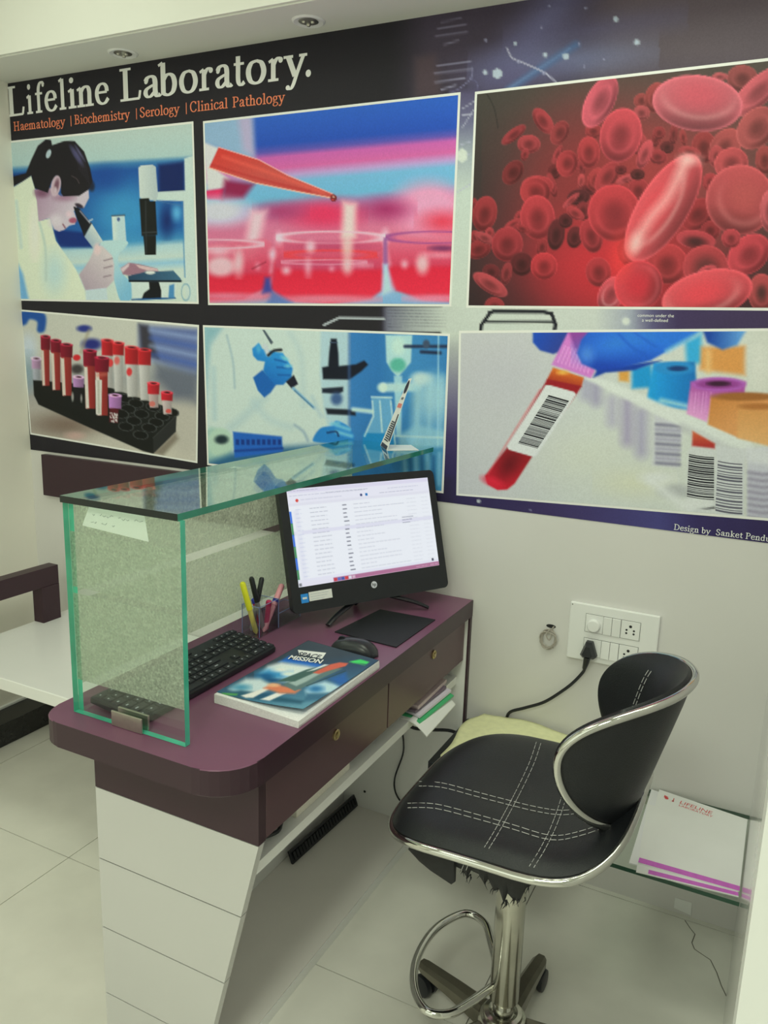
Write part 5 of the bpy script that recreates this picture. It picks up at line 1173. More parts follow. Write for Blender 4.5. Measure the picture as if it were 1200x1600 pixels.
obj('shell', bm, pm('mouse_black', (30, 33, 34), .3, spec=.5), ms, smooth=True, angle=75)
bm = NB(); lathe(bm, [(.009, -.003), (.010, 0), (.009, .003)], M=Mm @ Matrix.Translation((-.030, 0, .0285)) @ Matrix.Rotation(math.pi/2, 4, 'X'), seg=18); obj('scroll_wheel', bm, LEGM, ms, smooth=True)

# ------------------------------------------------------------------ exercise book
bk = empty('exercise_book', (-.1, -.7, .75), 'thick exercise book with a space shuttle cover lying on the desk', 'book')
b0, b1, b2, b3 = [on(*p, 2, .7505)[:2] for p in ((335, 1098), (466, 1138), (597, 1046), (482, 1013))]
b1[0] = min(b1[0], -.006); b2[0] = min(b2[0], -.005)
PG = pm('page_block', (206, 206, 190), .8, noise=(300, .08))
bm = NB()
def bpt(u, v): return (1-v)*((1-u)*b0+u*b1)+v*((1-u)*b3+u*b2)
N = 10; lay = []
for (z, gx) in ((.7503, 0.0), (.7555, .006), (.762, .004), (.7685, 0.0)):
    lp_ = []
    for (u, v) in [(k/N, 0) for k in range(N)]+[(1, k/N) for k in range(N)]+[(1-k/N, 1) for k in range(N)]+[(0, 1-k/N) for k in range(N)]:
        q = bpt(u+(gx if u == 1 else -gx*.4 if u == 0 else 0), v); zz = z if z < .757 else z-.0075*(1-v)*max(0, (u-.35))*1.0
        lp_.append(bm.verts.new((q[0], q[1], zz)))
    lay.append(lp_)
for A_, B_ in zip(lay[:-1], lay[1:]):
    for k in range(len(A_)): bm.faces.new([A_[k], A_[(k+1) % len(A_)], B_[(k+1) % len(A_)], B_[k]])
bm.faces.new(lay[0][::-1]); bm.faces.new(lay[-1])
obj('page_block', bm, PG, bk)
# printed cover, lifting a little along the near edge
nu, nv = 130, 190
c0, c1, c2, c3 = [on(*p, 2, z)[:2] for p, z in (((340, 1089), .771), ((474, 1107), .777), ((596, 1036), .771), ((481, 1011), .769))]
c0 = bpt(-.004, .025); c3 = bpt(-.004, .998); c2 = bpt(.995, .998)
s = np.linspace(0, 1, nu)[:, None]*np.ones((1, nv)); t_ = np.linspace(0, 1, nv)[None, :]*np.ones((nu, 1)); s = s.ravel(); t_ = t_.ravel()
Pxy = (1-t_)[:, None]*((1-s)[:, None]*c0+s[:, None]*c1)+t_[:, None]*((1-s)[:, None]*c3+s[:, None]*c2)
Z = .7700+.0078*np.clip(s-.15, 0, 1)*(1-t_)**2
sg = .010*np.sin(np.pi*np.clip(s, 0, 1))*(1-t_)**4
Pc = np.stack([Pxy[:, 0], Pxy[:, 1]-sg*.6, Z], 1)
Pc[:, 0] = np.minimum(Pc[:, 0], -.001)
K = Canvas(Pc, (nu, nv), 330, 990, 4.286)
K.u = K.u; K.fill((64, 76, 80))
K.ramp(K.v+.12*K.u, [(120, (56, 68, 72)), (250, (50, 64, 70)), (330, (40, 70, 90)), (470, (60, 110, 130)), (560, (90, 140, 150))])
K.poly([(520, 150), (740, 205), (730, 235), (450, 190)], (30, 96, 170), blur=14)
K.poly([(380, 215), (470, 190), (640, 215), (730, 235), (640, 290), (560, 330), (420, 320), (330, 270)], (206, 216, 206), blur=20); K.ell(420, 270, 110, 34, (60, 140, 176), blur=24); K.ell(360, 290, 60, 24, (24, 90, 130), blur=16); K.ell(470, 240, 60, 18, (216, 222, 210), blur=16); K.ell(520, 270, 50, 14, (206, 220, 214), blur=10); K.ell(400, 312, 90, 12, (20, 74, 110), blur=12)
K.poly([(230, 300), (330, 300), (420, 350), (330, 400), (160, 400), (120, 370)], (190, 206, 196), blur=24); K.ell(200, 360, 60, 20, (70, 140, 160), blur=20)
K.poly([(60, 400), (200, 380), (620, 450), (600, 470), (100, 420)], (36, 84, 100), blur=14); K.ell(350, 415, 60, 16, (30, 80, 104), blur=14)
K.poly([(630, 380), (660, 345), (760, 320), (880, 350), (800, 400), (640, 415)], (176, 206, 206), blur=20); K.ell(700, 370, 50, 22, (40, 110, 150), blur=20); K.poly([(790, 300), (900, 260), (920, 330), (860, 350)], (30, 90, 150), blur=24)
K.poly([(640, 400), (800, 400), (740, 440), (620, 455)], (50, 100, 120), blur=16)
K.poly([(200, 415), (330, 375), (400, 350), (380, 375), (280, 430), (230, 430)], (222, 216, 196), blur=8); K.poly([(330, 440), (440, 395), (500, 400), (390, 450)], (224, 220, 204), blur=8)
K.poly([(350, 365), (410, 335), (600, 375), (560, 402), (460, 400)], (206, 120, 80), blur=14); K.ell(420, 345, 40, 12, (230, 170, 120), blur=10)
K.poly([(480, 340), (700, 245), (800, 225), (880, 235), (760, 290), (620, 360), (560, 385)], (86, 112, 104), blur=6)
K.poly([(520, 330), (740, 240), (790, 235), (640, 320), (570, 352)], (150, 170, 156), blur=8); K.poly([(440, 320), (640, 240), (780, 210), (770, 225), (560, 320)], (60, 92, 80), blur=6); K.poly([(640, 255), (690, 245), (790, 208), (760, 205)], (206, 210, 200), blur=5)
K.poly([(680, 262), (800, 205), (860, 192), (918, 198), (900, 218), (800, 245), (720, 270)], (196, 92, 66), blur=6); K.line([(640, 350), (900, 250)], 5, (30, 60, 60), blur=4)
K.poly([(930, 185), (1000, 172), (1060, 190), (1040, 205), (950, 196)], (60, 196, 90), blur=6); K.line([(925, 190), (1030, 212)], 4, (60, 170, 80), blur=3)
K.poly([(70, 395), (180, 402), (170, 415), (80, 412)], (80, 150, 80), blur=6)
cv = K.mesh('cover', bk); cv['label'] = 'printed cover with a shuttle above clouds'
sol = cv.modifiers.new('thickness', 'SOLIDIFY'); sol.thickness = .0007; sol.offset = -1
INKC = pm('cover_white', (222, 224, 212), .5); INKK = pm('cover_dark', (40, 50, 56), .5)
bx = Vector((c2[0]-c3[0], c2[1]-c3[1], 0)).normalized(); byv = Vector((c3[0]-c0[0], c3[1]-c0[1], 0)).normalized()
def cp(px_, py_): q = on(px_, py_, 2, .7715); return (q[0], q[1], .7713)
q0 = [cp(*p) for p in ((330+580/4.286, 990+108/4.286), (330+770/4.286, 990+128/4.286), (330+742/4.286, 990+168/4.286), (330+590/4.286, 990+140/4.286))]
bm = NB(); quadface(bm, q0); tb = obj('title_box', bm, INKC, bk)
o1 = cp(330+572/4.286, 990+146/4.286); d1 = Vector(cp(330+745/4.286, 990+172/4.286))-Vector(o1)
M1 = frame((o1[0], o1[1], .7718), d1, byv); sans('title', 'SPACE', .030, INKK, M1, tb, xscale=d1.length/.0985, bold=.0006)
o2 = cp(330+510/4.286, 990+168/4.286); d2 = Vector(cp(330+748/4.286, 990+203/4.286))-Vector(o2)
M2 = frame((o2[0], o2[1], .7716), d2, byv); sans('title', 'MISSION', .030, INKC, M2, bk, xscale=d2.length/.121, bold=.0008)

# ------------------------------------------------------------------ acrylic pen stand and pens
ph = empty('pen_holder', (-.35, -.46, .75), 'clear acrylic pen stand with two compartments by the monitor', 'pen holder')
def acryl(name, x0, x1, y0, y1, z0, z1):
    bm = NB(); box(bm, x0, x1, y0, y1, z0, z1); return obj(name, bm, ACRYL, ph)
AX0, AX1 = -.377, -.326; AY = (-.545, -.465, -.368); AZ = .8255; AL = .788
acryl('base', AX0, AX1, AY[0], AY[2], .7503, .7533)
acryl('tall_front_wall', AX1-.0025, AX1, AY[0], AY[1], .7535, AZ); acryl('tall_back_wall', AX0, AX0+.0025, AY[0], AY[1], .7535, AZ)
acryl('tall_side_wall', AX0+.0026, AX1-.0026, AY[0], AY[0]+.0025, .7535, AZ); acryl('divider', AX0+.0026, AX1-.0026, AY[1]-.0025, AY[1], .7535, AZ)
acryl('low_front_wall', AX1-.0025, AX1, AY[1]+.0005, AY[2], .7535, AL); acryl('low_back_wall', AX0, AX0+.0025, AY[1]+.0005, AY[2], .7535, AL); acryl('low_side_wall', AX0+.0026, AX1-.0026, AY[2]-.0025, AY[2], .7535, AL)
bm = NB(); EM = pm('acrylic_edge', (120, 132, 160), .2, spec=.5)
for (x, y0, y1, z) in ((AX1-.001, AY[0], AY[1], AZ), (AX0+.001, AY[0], AY[1], AZ), (AX1-.001, AY[1], AY[2], AL), (AX0+.001, AY[1], AY[2], AL)): tube(bm, [(x, y0, z), (x, y1, z)], .0009, 6)
for (x0, x1, y, z) in ((AX0, AX1, AY[0]+.001, AZ), (AX0, AX1, AY[1]-.001, AZ), (AX0, AX1, AY[2]-.001, AL)): tube(bm, [(x0, y, z), (x1, y, z)], .0009, 6)
for (x, y, z) in ((AX1-.001, AY[0]+.001, AZ), (AX0+.001, AY[0]+.001, AZ), (AX1-.001, AY[1], AZ), (AX1-.001, AY[2]-.001, AL)): tube(bm, [(x, y, .752), (x, y, z)], .0010, 6)
eo = obj('polished_edges', bm, EM, ph); eo['kind'] = 'stuff'
def pen(label, a, b, r, body, cap=None, capfrac=.3, clip=None, name='pen', tip=None):
    t = empty(name, tuple(b), label, 'pen', 'pens in the acrylic stand'); a = np.array(a, float); b = np.array(b, float); d = (a-b)
    m1 = b+d*(1-capfrac)
    bm = NB(); tube(bm, [b, b+d*.06, m1], [r*.35, r, r], 12); obj('barrel', bm, body, t, smooth=True)
    bm = NB(); tube(bm, [m1+d*.002, a-d*.03, a], [r*1.18, r*1.12, r*.7], 12); obj('cap', bm, cap or body, t, smooth=True)
    return t
zb = .7545
YEL = pm('yellow_plastic', (226, 206, 40), .4); PINK = pm('pink_plastic', (232, 140, 140), .4); CRIM = pm('crimson_plastic', (176, 44, 80), .35); BLUE2 = pm('blue_plastic', (50, 60, 160), .35)
BARL = pm('yellow_barrel', (196, 186, 90), .45)
pen('yellow marker pen leaning in the pen stand', on(378.5, 910, 0, -.358), (-.345, -.531, zb), .0062, BARL, YEL, .52)
pen('black capped pen leaning left in the pen stand', on(392.5, 902, 0, -.350), (-.342, -.505, zb), .0056, pm('grey_barrel', (120, 116, 110), .5), BLACKP, .45)
pen('black capped pen leaning right in the pen stand', on(409.5, 902, 0, -.356), (-.366, -.522, zb), .0054, pm('grey_barrel', (120, 116, 110), .5), BLACKP, .45)
pt = pen('pink pen with a blue ring at the right of the pen stand', on(441, 913, 0, -.339), (-.338, -.512, zb), .0064, PINK, PINK, .45)
a_, b_ = on(441, 913, 0, -.339), np.array((-.338, -.512, zb)); c_ = b_+(a_-b_)*.62; bm = NB(); tube(bm, [c_, c_+(a_-b_)*.05], .0080, 12); obj('ring', bm, BLUE2, pt, smooth=True)
pen('short crimson pen sunk in the middle of the pen stand', (-.336, -.492, .828), (-.340, -.50, zb), .0062, CRIM, CRIM, .2)
pen('red and blue pen at the back of the pen stand', (-.367, -.512, .832), (-.362, -.49, zb), .0050, pm('red_plastic', (196, 60, 84), .4), BLUE2, .14)

# ------------------------------------------------------------------ papers inside the desk
def slab(name, pts, z0, z1, mat, label, cat, group=None, droop=0.0):
    bm = NB(); P4 = [np.array(p) for p in pts]; n = 18; rows = []
    for z in (z0, z1):
        for k in range(n+1):
            t_ = k/n; a = P4[0]+(P4[1]-P4[0])*t_; b = P4[3]+(P4[2]-P4[3])*t_; dz = -droop*max(0, t_-.78)**1.5/.103
            rows.append((bm.verts.new((a[0], a[1], z+dz)), bm.verts.new((b[0], b[1], z+dz))))
    lo, hi = rows[:n+1], rows[n+1:]
    for k in range(n):
        bm.faces.new([lo[k][0], lo[k][1], lo[k+1][1], lo[k+1][0]]); bm.faces.new([hi[k][0], hi[k+1][0], hi[k+1][1], hi[k][1]])
        bm.faces.new([lo[k][0], lo[k+1][0], hi[k+1][0], hi[k][0]]); bm.faces.new([lo[k][1], hi[k][1], hi[k+1][1], lo[k+1][1]])
    bm.faces.new([lo[0][0], hi[0][0], hi[0][1], lo[0][1]]); bm.faces.new([lo[n][0], lo[n][1], hi[n][1], hi[n][0]])
    return tag(obj(name, bm, mat), label, cat, group)
gp = 'papers on the desk shelf'
slab('paper_sheets', [(-.20, -.335), (.020, -.335), (.014, -.135), (-.20, -.12)], .5255, .5285, PAPER, 'white sheets drooping over the edge of the desk shelf', 'papers', gp, droop=.03)
slab('folder', [(-.22, -.32), (-.006, -.322), (.006, -.13), (-.21, -.12)], .529, .5325, pm('green_folder', (60, 160, 96), .5), 'thin green folder between papers on the desk shelf', 'folder', gp, droop=.012)
slab('booklet', [(-.21, -.305), (-.012, -.31), (-.002, -.13), (-.20, -.11)], .533, .540, pm('lilac_booklet', (196, 190, 186), .6), 'pale booklet in the paper pile on the desk shelf', 'booklet', gp, droop=.006)
slab('booklet', [(-.20, -.33), (-.022, -.315), (-.012, -.14), (-.19, -.13)], .5405, .5465, pm('dark_booklet', (96, 84, 90), .6), 'dark-edged booklet inside the paper pile on the desk shelf', 'booklet', gp)
slab('register', [(-.19, -.30), (-.018, -.305), (-.02, -.12), (-.18, -.11)], .547, .556, pm('pinkish_register', (176, 160, 150), .6, noise=(120, .1)), 'pinkish register on the paper pile on the desk shelf', 'register', gp)
slab('register', [(-.18, -.27), (-.03, -.275), (-.034, -.10), (-.17, -.09)], .5565, .563, pm('brown_register', (150, 132, 116), .6), 'topmost brown register of the pile on the desk shelf', 'register', gp)
slab('paper_bundle', [(-.20, -.815), (-.045, -.815), (-.045, -.605), (-.20, -.60)], .5255, .541, pm('cream_bundle', (222, 206, 178), .7, noise=(200, .06)), 'cream paper bundle under the nearer drawer on the desk shelf', 'papers', gp)
bm = NB(); tube(bm, catmull([(-.06, -.905, .531), (-.045, -.88, .534), (-.05, -.86, .54), (-.06, -.84, .533)], 5), .004, 8)
tag(obj('dark_cable_end', bm, BLACKP, smooth=True), 'short dark cable end lying on the desk shelf near the front', 'cable')

# ------------------------------------------------------------------ switch board, plug and cables on the wall
SWM = pm('ivory_plastic', (212, 212, 192), .35, spec=.5); SWL = pm('white_plastic', (224, 224, 206), .3, spec=.5); DK = pm('socket_hole', (22, 22, 22), .6)
sw = empty('switch_board', (.38, 0, .72), 'ivory wall switch board with two rows of switches and sockets', 'switch board')
bm = NB(); box(bm, .2685, .4915, -.011, -.0005, .6435, .7965, bevel=.003); obj('plate', bm, SWM, sw)
for ri, (z0, z1) in enumerate(((.7245, .7715), (.660, .7065))):
    bm = NB(); box(bm, .3105, .4475, -.0118, -.0112, z0-.0008, z1+.0008); obj('recess', bm, pm('recess_grey', (96, 96, 84), .7), sw)
    xs = [(.3115, .3555), (.3565, .3775), (.3785, .3995), (.4005, .4465)]
    for ci, (xa, xb) in enumerate(xs):
        nm = ('regulator', 'switch', 'switch', 'socket')[ci] if ri == 0 else ('socket', 'switch', 'switch', 'socket')[ci]
        bm = NB(); box(bm, xa, xb, -.0145 if nm == 'switch' else -.0132, -.0119, z0, z1, bevel=.0006, seg=1); mo = obj(nm, bm, SWL if nm == 'switch' else SWM, sw)
        if nm == 'switch':
            for v in mo.data.vertices:
                if v.co.y < -.0138: v.co.y -= .0022*((v.co.z-z0)/(z1-z0) if ri == 0 else 1-(v.co.z-z0)/(z1-z0))
        if nm == 'regulator':
            bm = NB(); lathe(bm, [(.0165, 0), (.0165, .008), (.0140, .011), (.004, .0115)], M=Matrix.Translation(((xa+xb)/2, -.0132, (z0+z1)/2-.004)) @ Matrix.Rotation(math.pi/2, 4, 'X'), seg=28); obj('knob', bm, SWL, mo, smooth=True)
        if nm == 'socket' and not (ri == 1 and ci == 0):
            cx, cz = (xa+xb)/2, (z0+z1)/2
            for (dx, dz, r) in ((0, .010, .0038), (-.009, .0, .0027), (.009, .0, .0027), (-.009, -.0085, .0027), (.009, -.0085, .0027)):
                bm = NB(); lathe(bm, [(r, 0), (r*.9, .0006), (.0002, .0006)], M=Matrix.Translation((cx+dx, -.0132, cz+dz)) @ Matrix.Rotation(math.pi/2, 4, 'X'), seg=12); obj('pin_hole', bm, DK, mo)
bm = NB(); lathe(bm, [(.0016, 0), (.001, .0006)], M=Matrix.Translation((.274, -.011, .790)) @ Matrix.Rotation(math.pi/2, 4, 'X'), seg=8); obj('screw', bm, DK, sw)
pl = empty('power_plug', (.327, -.03, .67), 'black three-pin plug in the switch board with its cable', 'plug')
bm = NB(); tri = [(-.021, -.016), (-.014, -.023), (.014, -.023), (.021, -.016), (.008, .021), (-.008, .021)]
for (y0, y1, k0, k1) in ((-.0136, -.028, 1.0, 1.0), (-.028, -.044, 1.0, .62)):
    lo = [bm.verts.new((.328+p[0]*k0, y0, .681+p[1]*k0)) for p in tri]; hi = [bm.verts.new((.328+p[0]*k1, y1, .681+p[1]*k1)) for p in tri]
    bm.faces.new(lo); bm.faces.new(hi[::-1])
    for k in range(6): bm.faces.new([lo[k], lo[(k+1) % 6], hi[(k+1) % 6], hi[k]])
obj('plug_body', bm, BLACKP, pl)
bm = NB(); tube(bm, [(.328, -.034, .665), (.325, -.030, .645), (.321, -.024, .628)], [.009, .0075, .0055], 10); obj('strain_relief', bm, BLACKP, pl, smooth=True)
cpts = [(.321, -.024, .630)]+[tuple(np.array(on(*p, 1, -.018))) for p in ((911, 1050), (896, 1066), (878, 1080), (850, 1097), (820, 1106), (798, 1112))]+[(.118, -.008, .43), (.11, -.0065, .40), (.108, -.0065, .36)]
bm = NB(); tube(bm, catmull(cpts, 8), .0042, 8); obj('cable', bm, BLACKP, pl, smooth=True)
coil = empty('wire_coil', (.217, -.01, .68), 'small coil of grey wire hanging from a hole in the wall', 'wire coil')
WIRE = pm('grey_wire', (150, 144, 124), .45); bm = NB(); wp = [(.228, .0, .716), (.226, -.006, .714)]
for k in range(58):
    a = math.radians(70)+k*2*math.pi/15.5; rr = .0215+.0035*math.sin(k*.9); wp.append((.217+rr*.92*math.cos(a), -.006-.0022*math.sin(k*.31)-.0012*(k/15.5), .681+rr*1.12*math.sin(a)))
tube(bm, catmull(wp, 3), .0017, 6); obj('wire', bm, WIRE, coil, smooth=True)
bm = NB(); tube(bm, catmull([(.222, -.010, .712), (.212, -.014, .695), (.222, -.014, .682), (.226, -.013, .70)], 5), .0018, 6); obj('wire_tail', bm, WIRE, coil, smooth=True)
bm = NB(); prism(bm, [(.214+.013*math.cos(a)+.006, .716+.005*math.sin(a)) for a in np.linspace(0, 2*math.pi, 14, endpoint=False)], -.0009, -.0002, axis=1); obj('wall_hole', bm, DK, coil)
# black wall shelf with a yellow cloth, half hidden by the stool
bs = empty('wall_shelf', (.17, -.15, .40), 'black wall shelf between the desk and the switch board under the cloth', 'shelf')
bm = NB(); box(bm, .006, .335, -.288, -.014, .375, .405, bevel=.003); obj('board', bm, BLACKP, bs)
for xx in (.06, .27):
    bm = NB(); prism(bm, [(-.22, .3745), (-.001, .3745), (-.001, .25), (-.02, .25)], xx, xx+.018, axis=0); obj('bracket', bm, BLACKP, bs)
CLOTH = pm('yellow_cloth', (234, 226, 154), .9, spec=.1, noise=(60, .05), bump=(220, .35))
bm = NB(); nu, nv = 26, 24; g = []
rnd = random.Random(3)
for i in range(nu):
    for j in range(nv):
        u, v = i/(nu-1), j/(nv-1); x = .034+.29*u+.006*math.sin(v*7); y = -.292+.276*v-.004*math.sin(u*9)
        if v > .8 and u < .1: x += .018*(v-.8)/.2*(1-u*10)
        if v < .6: x += .012*(.6-v)
        z = .4085+.0045*math.sin(u*6.2+v*2)*math.sin(v*5)+.005*max(0, .1-v)*-10*.3+rnd.uniform(0, .0008)+.004
        g.append(bm.verts.new((x, y, max(z, .4075)+.0225)))
for i in range(nu-1):
    for j in range(nv-1): bm.faces.new([g[i*nv+j], g[(i+1)*nv+j], g[(i+1)*nv+j+1], g[i*nv+j+1]])
cl_ = obj('folded_cloth', bm, CLOTH, smooth=True, angle=80); sol = cl_.modifiers.new('thickness', 'SOLIDIFY'); sol.thickness = .0245; sol.offset = -1 
tag(cl_, 'pale yellow folded cloth on the black shelf behind the stool', 'cloth')
bm = NB(); tube(bm, catmull([on(625, 1118, 1, -.06), on(643, 1136, 1, -.06), on(670, 1140, 1, -.05), on(705, 1142, 1, -.04), (.02, -.05, .36)], 6), .0048, 8)
tag(obj('desk_cable', bm, BLACKP, smooth=True), 'thick black cable running from under the desk shelf to the black shelf', 'cable')
bm = NB(); tube(bm, catmull([on(628, 1140, 1, -.03), on(630.5, 1160, 1, -.03), on(629, 1180, 1, -.03), on(617, 1215, 1, -.03), on(618, 1238, 1, -.03), on(630, 1257, 1, -.03), on(646, 1270, 1, -.03)], 7), .0026, 8)
tag(obj('hanging_cable', bm, BLACKP, smooth=True), 'thin black cable hanging in a curve inside the desk', 'cable')
bm = NB(); M = Matrix.Translation((-.31, -.0213, .083)) @ Matrix.Rotation(math.pi/2, 4, 'X'); lathe(bm, [(.004, 0), (.003, .002), (.0005, .002)], M=M, seg=12)
o_ = obj('screw_cover', bm, DK, desk)

# ------------------------------------------------------------------ swivel stool
stool = empty('swivel_stool', (.345, -.643, 0), 'black padded swivel stool with chrome rim, white stitching and torn underside', 'stool')
LEATH = pm('black_leather', (23, 25, 25), .4, spec=.42, noise=(30, .12), bump=(420, .25)); STITCH = pm('stitch_thread', (176, 176, 160), .7); WORN = pm('torn_leather', (24, 25, 24), .7, noise=(80, .3))
SCX, SCY, SA, SB, SE, SZ = .353, -.644, .214, .228, 3.6, .609
def rim_z(u, v): return SZ+.043*np.clip((u+.1)/1.1, 0, 1)**4.2+.05*np.clip(u-.4, 0, 1)**2*np.clip(1-abs(v)**2, 0, 1)*1.5-.037*np.clip((-u+.1)/1.1, 0, 1)**2.6
def seat_r(u, v): return (abs(u)**SE+abs(v)**SE)**(1/SE)
def seat_z(u, v):
    r = min(seat_r(u, v), 1.0)
    return float(rim_z(u, v))+.019*(1-r**11)-.012*math.exp(-((u+.05)**2+v*v)/.25)
NR, NT = 16, 72
th = [2*math.pi*k/NT for k in range(NT)]
def uv_t(a): c, s = math.cos(a), math.sin(a); return math.copysign(abs(c)**(2/SE), c), math.copysign(abs(s)**(2/SE), s)
bm = NB(); rings = []
for i in range(1, NR+1):
    r = i/NR; ring = []
    for a in th:
        u, v = uv_t(a); ring.append(bm.verts.new((SCX+u*r*SA, SCY+v*r*SB, seat_z(u*r, v*r) if i < NR else float(rim_z(u, v))+.001)))
    rings.append(ring)
cv_ = bm.verts.new((SCX, SCY, seat_z(0, 0)))
for k in range(NT): bm.faces.new([cv_, rings[0][k], rings[0][(k+1) % NT]])
for A_, B_ in zip(rings[:-1], rings[1:]):
    for k in range(NT): bm.faces.new([A_[k], B_[k], B_[(k+1) % NT], A_[(k+1) % NT]])
low = []
for (sc, dz) in ((.985, -.012), (.86, -.034), (.6, -.050), (.25, -.058)):
    low.append([bm.verts.new((SCX+uv_t(a)[0]*sc*SA, SCY+uv_t(a)[1]*sc*SB, float(rim_z(*[q*sc for q in uv_t(a)]))+dz)) for a in th])
prev = rings[-1]
for L in low:
    for k in range(NT): bm.faces.new([prev[k], L[k], L[(k+1) % NT], prev[(k+1) % NT]])
    prev = L
bm.faces.new(prev)
seat_o = obj('seat', bm, LEATH, stool, smooth=True, angle=70)
bm = NB(); tube(bm, [(SCX+uv_t(a)[0]*SA*1.004, SCY+uv_t(a)[1]*SB*1.004, float(rim_z(*uv_t(a)))-.009) for a in th], .0078, 10, closed=True); obj('seat_rim', bm, CHROME, stool, smooth=True)
def seat_hit(px_, py_):
    z = SZ+.01
    for _ in range(12):
        p = on(px_, py_, 2, z); u, v = (p[0]-SCX)/SA, (p[1]-SCY)/SB; z = .5*z+.5*seat_z(max(-1, min(1, u)), max(-1, min(1, v)))
    return np.array(on(px_, py_, 2, z))+np.array([0, 0, .0012])
def stitch(bm, pts, dash=.009, gap=.003, r=.00055):
    P = [np.array(p) for p in pts]
    for a, b in zip(P[:-1], P[1:]):
        L = np.linalg.norm(b-a); n = max(1, int(L/(dash+gap)))
        for k in range(n):
            t0, t1 = k/n, (k+dash/(dash+gap))/n; tube(bm, [a+(b-a)*t0, a+(b-a)*t1], r, 4)
bm = NB()
for line in ([(655, 1222), (690, 1224), (740, 1237), (790, 1250), (840, 1262), (880, 1267), (925, 1261)], [(637, 1256), (680, 1257), (740, 1272), (800, 1289), (860, 1306), (905, 1300), (957, 1282)],
             [(838, 1160), (828, 1190), (812, 1225), (793, 1262), (772, 1300), (756, 1326)], [(882, 1222), (876, 1250), (862, 1290), (845, 1325), (826, 1356)]):
    for off in (0, 7):
        horiz = abs(line[-1][0]-line[0][0]) > abs(line[-1][1]-line[0][1])
        pts = [seat_hit(a+(0 if horiz else off), b+(off if horiz else 2 if off else 0)) for a, b in line]
        stitch(bm, catmull(pts, 4))
so = obj('stitching', bm, STITCH, seat_o); so['kind'] = 'stuff'; so['label'] = 'white double stitching'
# backrest: a curved shell open to the front
BX, BR, BL, ZM0, ZM1, BH, PM, BE, BY, BP = .414, .182, .273, .769, .802, .136, 1.345, 1.9, -.646, .967
def back_pt(t, w, dr=0.0, grow=0.0):
    ph = t*(PM+grow/BR); mid = ZM0+(ZM1-ZM0)*t*t; h = (BH+grow)*max(0.0, 1-abs(t)**BE)**(1/BE); z = mid+w*h
    return np.array([BX+BL*(z-.8)+(BR+dr)*math.cos(ph), BY+(BR+dr)*math.sin(ph)*BP, z])
NB1, NB2 = 48, 14
bm = NB(); inner = []; outer = []
for i in range(NB1+1):
    t = math.sin(math.pi*(i/NB1-.5)); ri, ro = [], []
    for j in range(NB2+1):
        w = math.sin(math.pi*(j/NB2-.5)); e = (1-abs(t)**4)*(1-abs(w)**6)
        ri.append(bm.verts.new(back_pt(t, w, -.008-.018*e, .007))); ro.append(bm.verts.new(back_pt(t, w, .003+.004*e)))
    inner.append(ri); outer.append(ro)
for i in range(NB1):
    for j in range(NB2):
        bm.faces.new([inner[i][j], inner[i][j+1], inner[i+1][j+1], inner[i+1][j]]); bm.faces.new([outer[i][j], outer[i+1][j], outer[i+1][j+1], outer[i][j+1]])
    bm.faces.new([inner[i][0], inner[i+1][0], outer[i+1][0], outer[i][0]]); bm.faces.new([inner[i][NB2], outer[i][NB2], outer[i+1][NB2], inner[i+1][NB2]])
for i in (0, NB1):
    for j in range(NB2): bm.faces.new([inner[i][j], outer[i][j], outer[i][j+1], inner[i][j+1]])
bmesh.ops.remove_doubles(bm, verts=bm.verts, dist=.0004)
back_o = obj('backrest', bm, LEATH, stool, smooth=True, angle=75)
loop = [back_pt(math.sin(math.pi*(i/60-.5)), 1.0, .006) for i in range(61)]+[back_pt(math.sin(math.pi*(.5-i/60)), -1.0, .006) for i in range(1, 60)]
bm = NB(); tube(bm, loop, .0072, 10, closed=True); obj('back_rim', bm, CHROME, stool, smooth=True)
bm = NB()
for t0 in (.52, .56):
    stitch(bm, [back_pt(t0+.03*math.sin(w*1.5), w, -.0262*(1-abs(t0)**4)*(1-abs(w)**6)-.0055) for w in np.linspace(-.7, .8, 12)])
for t0 in (-.52, -.56):
    stitch(bm, [back_pt(t0, w, -.0262*(1-abs(t0)**4)*(1-abs(w)**6)-.0055) for w in np.linspace(-.7, .8, 12)])
stitch(bm, [back_pt(t, .62-.9*(t-.1)**2, -.0262*(1-.25)-.002) for t in np.linspace(-.12, .2, 8)])
so = obj('stitching', bm, STITCH, back_o); so['kind'] = 'stuff'
# torn cover hanging below the near side of the seat
bm = NB(); rnd = random.Random(9)
edge = [(640, 1326, 1329), (655, 1326, 1346), (672, 1325, 1360), (690, 1326, 1372), (705, 1328, 1382), (711, 1330, 1378), (712, 1330, 1354), (722, 1333, 1359), (730, 1336, 1372), (736, 1338, 1360), (748, 1342, 1366), (757, 1346, 1382), (763, 1348, 1374), (772, 1352, 1392), (780, 1354, 1390), (787, 1356, 1412), (793, 1357, 1396), (802, 1360, 1406), (812, 1363, 1408), (822, 1366, 1388), (835, 1369, 1380), (855, 1372, 1379), (880, 1373, 1377)]
fr = []; bk_ = []
def yat(px_): return -.845+.05*max(0, (680-px_)/40)**1.5
for (px_, a, b) in edge:
    t_, b_ = on(px_, a-6, 1, yat(px_)), on(px_, b, 1, yat(px_)+.02)
    m_ = (t_+b_)/2+np.array([0, -.006, 0]); fr.append([bm.verts.new(q) for q in (t_, m_, b_)]); bk_.append([bm.verts.new(q+np.array([0, .003, 0])) for q in (t_, m_, b_)])
for S, flip in ((fr, False), (bk_, True)):
    for k in range(len(edge)-1):
        for j in range(2): bm.faces.new([S[k][j], S[k+1][j], S[k+1][j+1], S[k][j+1]])
for k in range(len(edge)-1): bm.faces.new([fr[k][2], fr[k+1][2], bk_[k+1][2], bk_[k][2]])
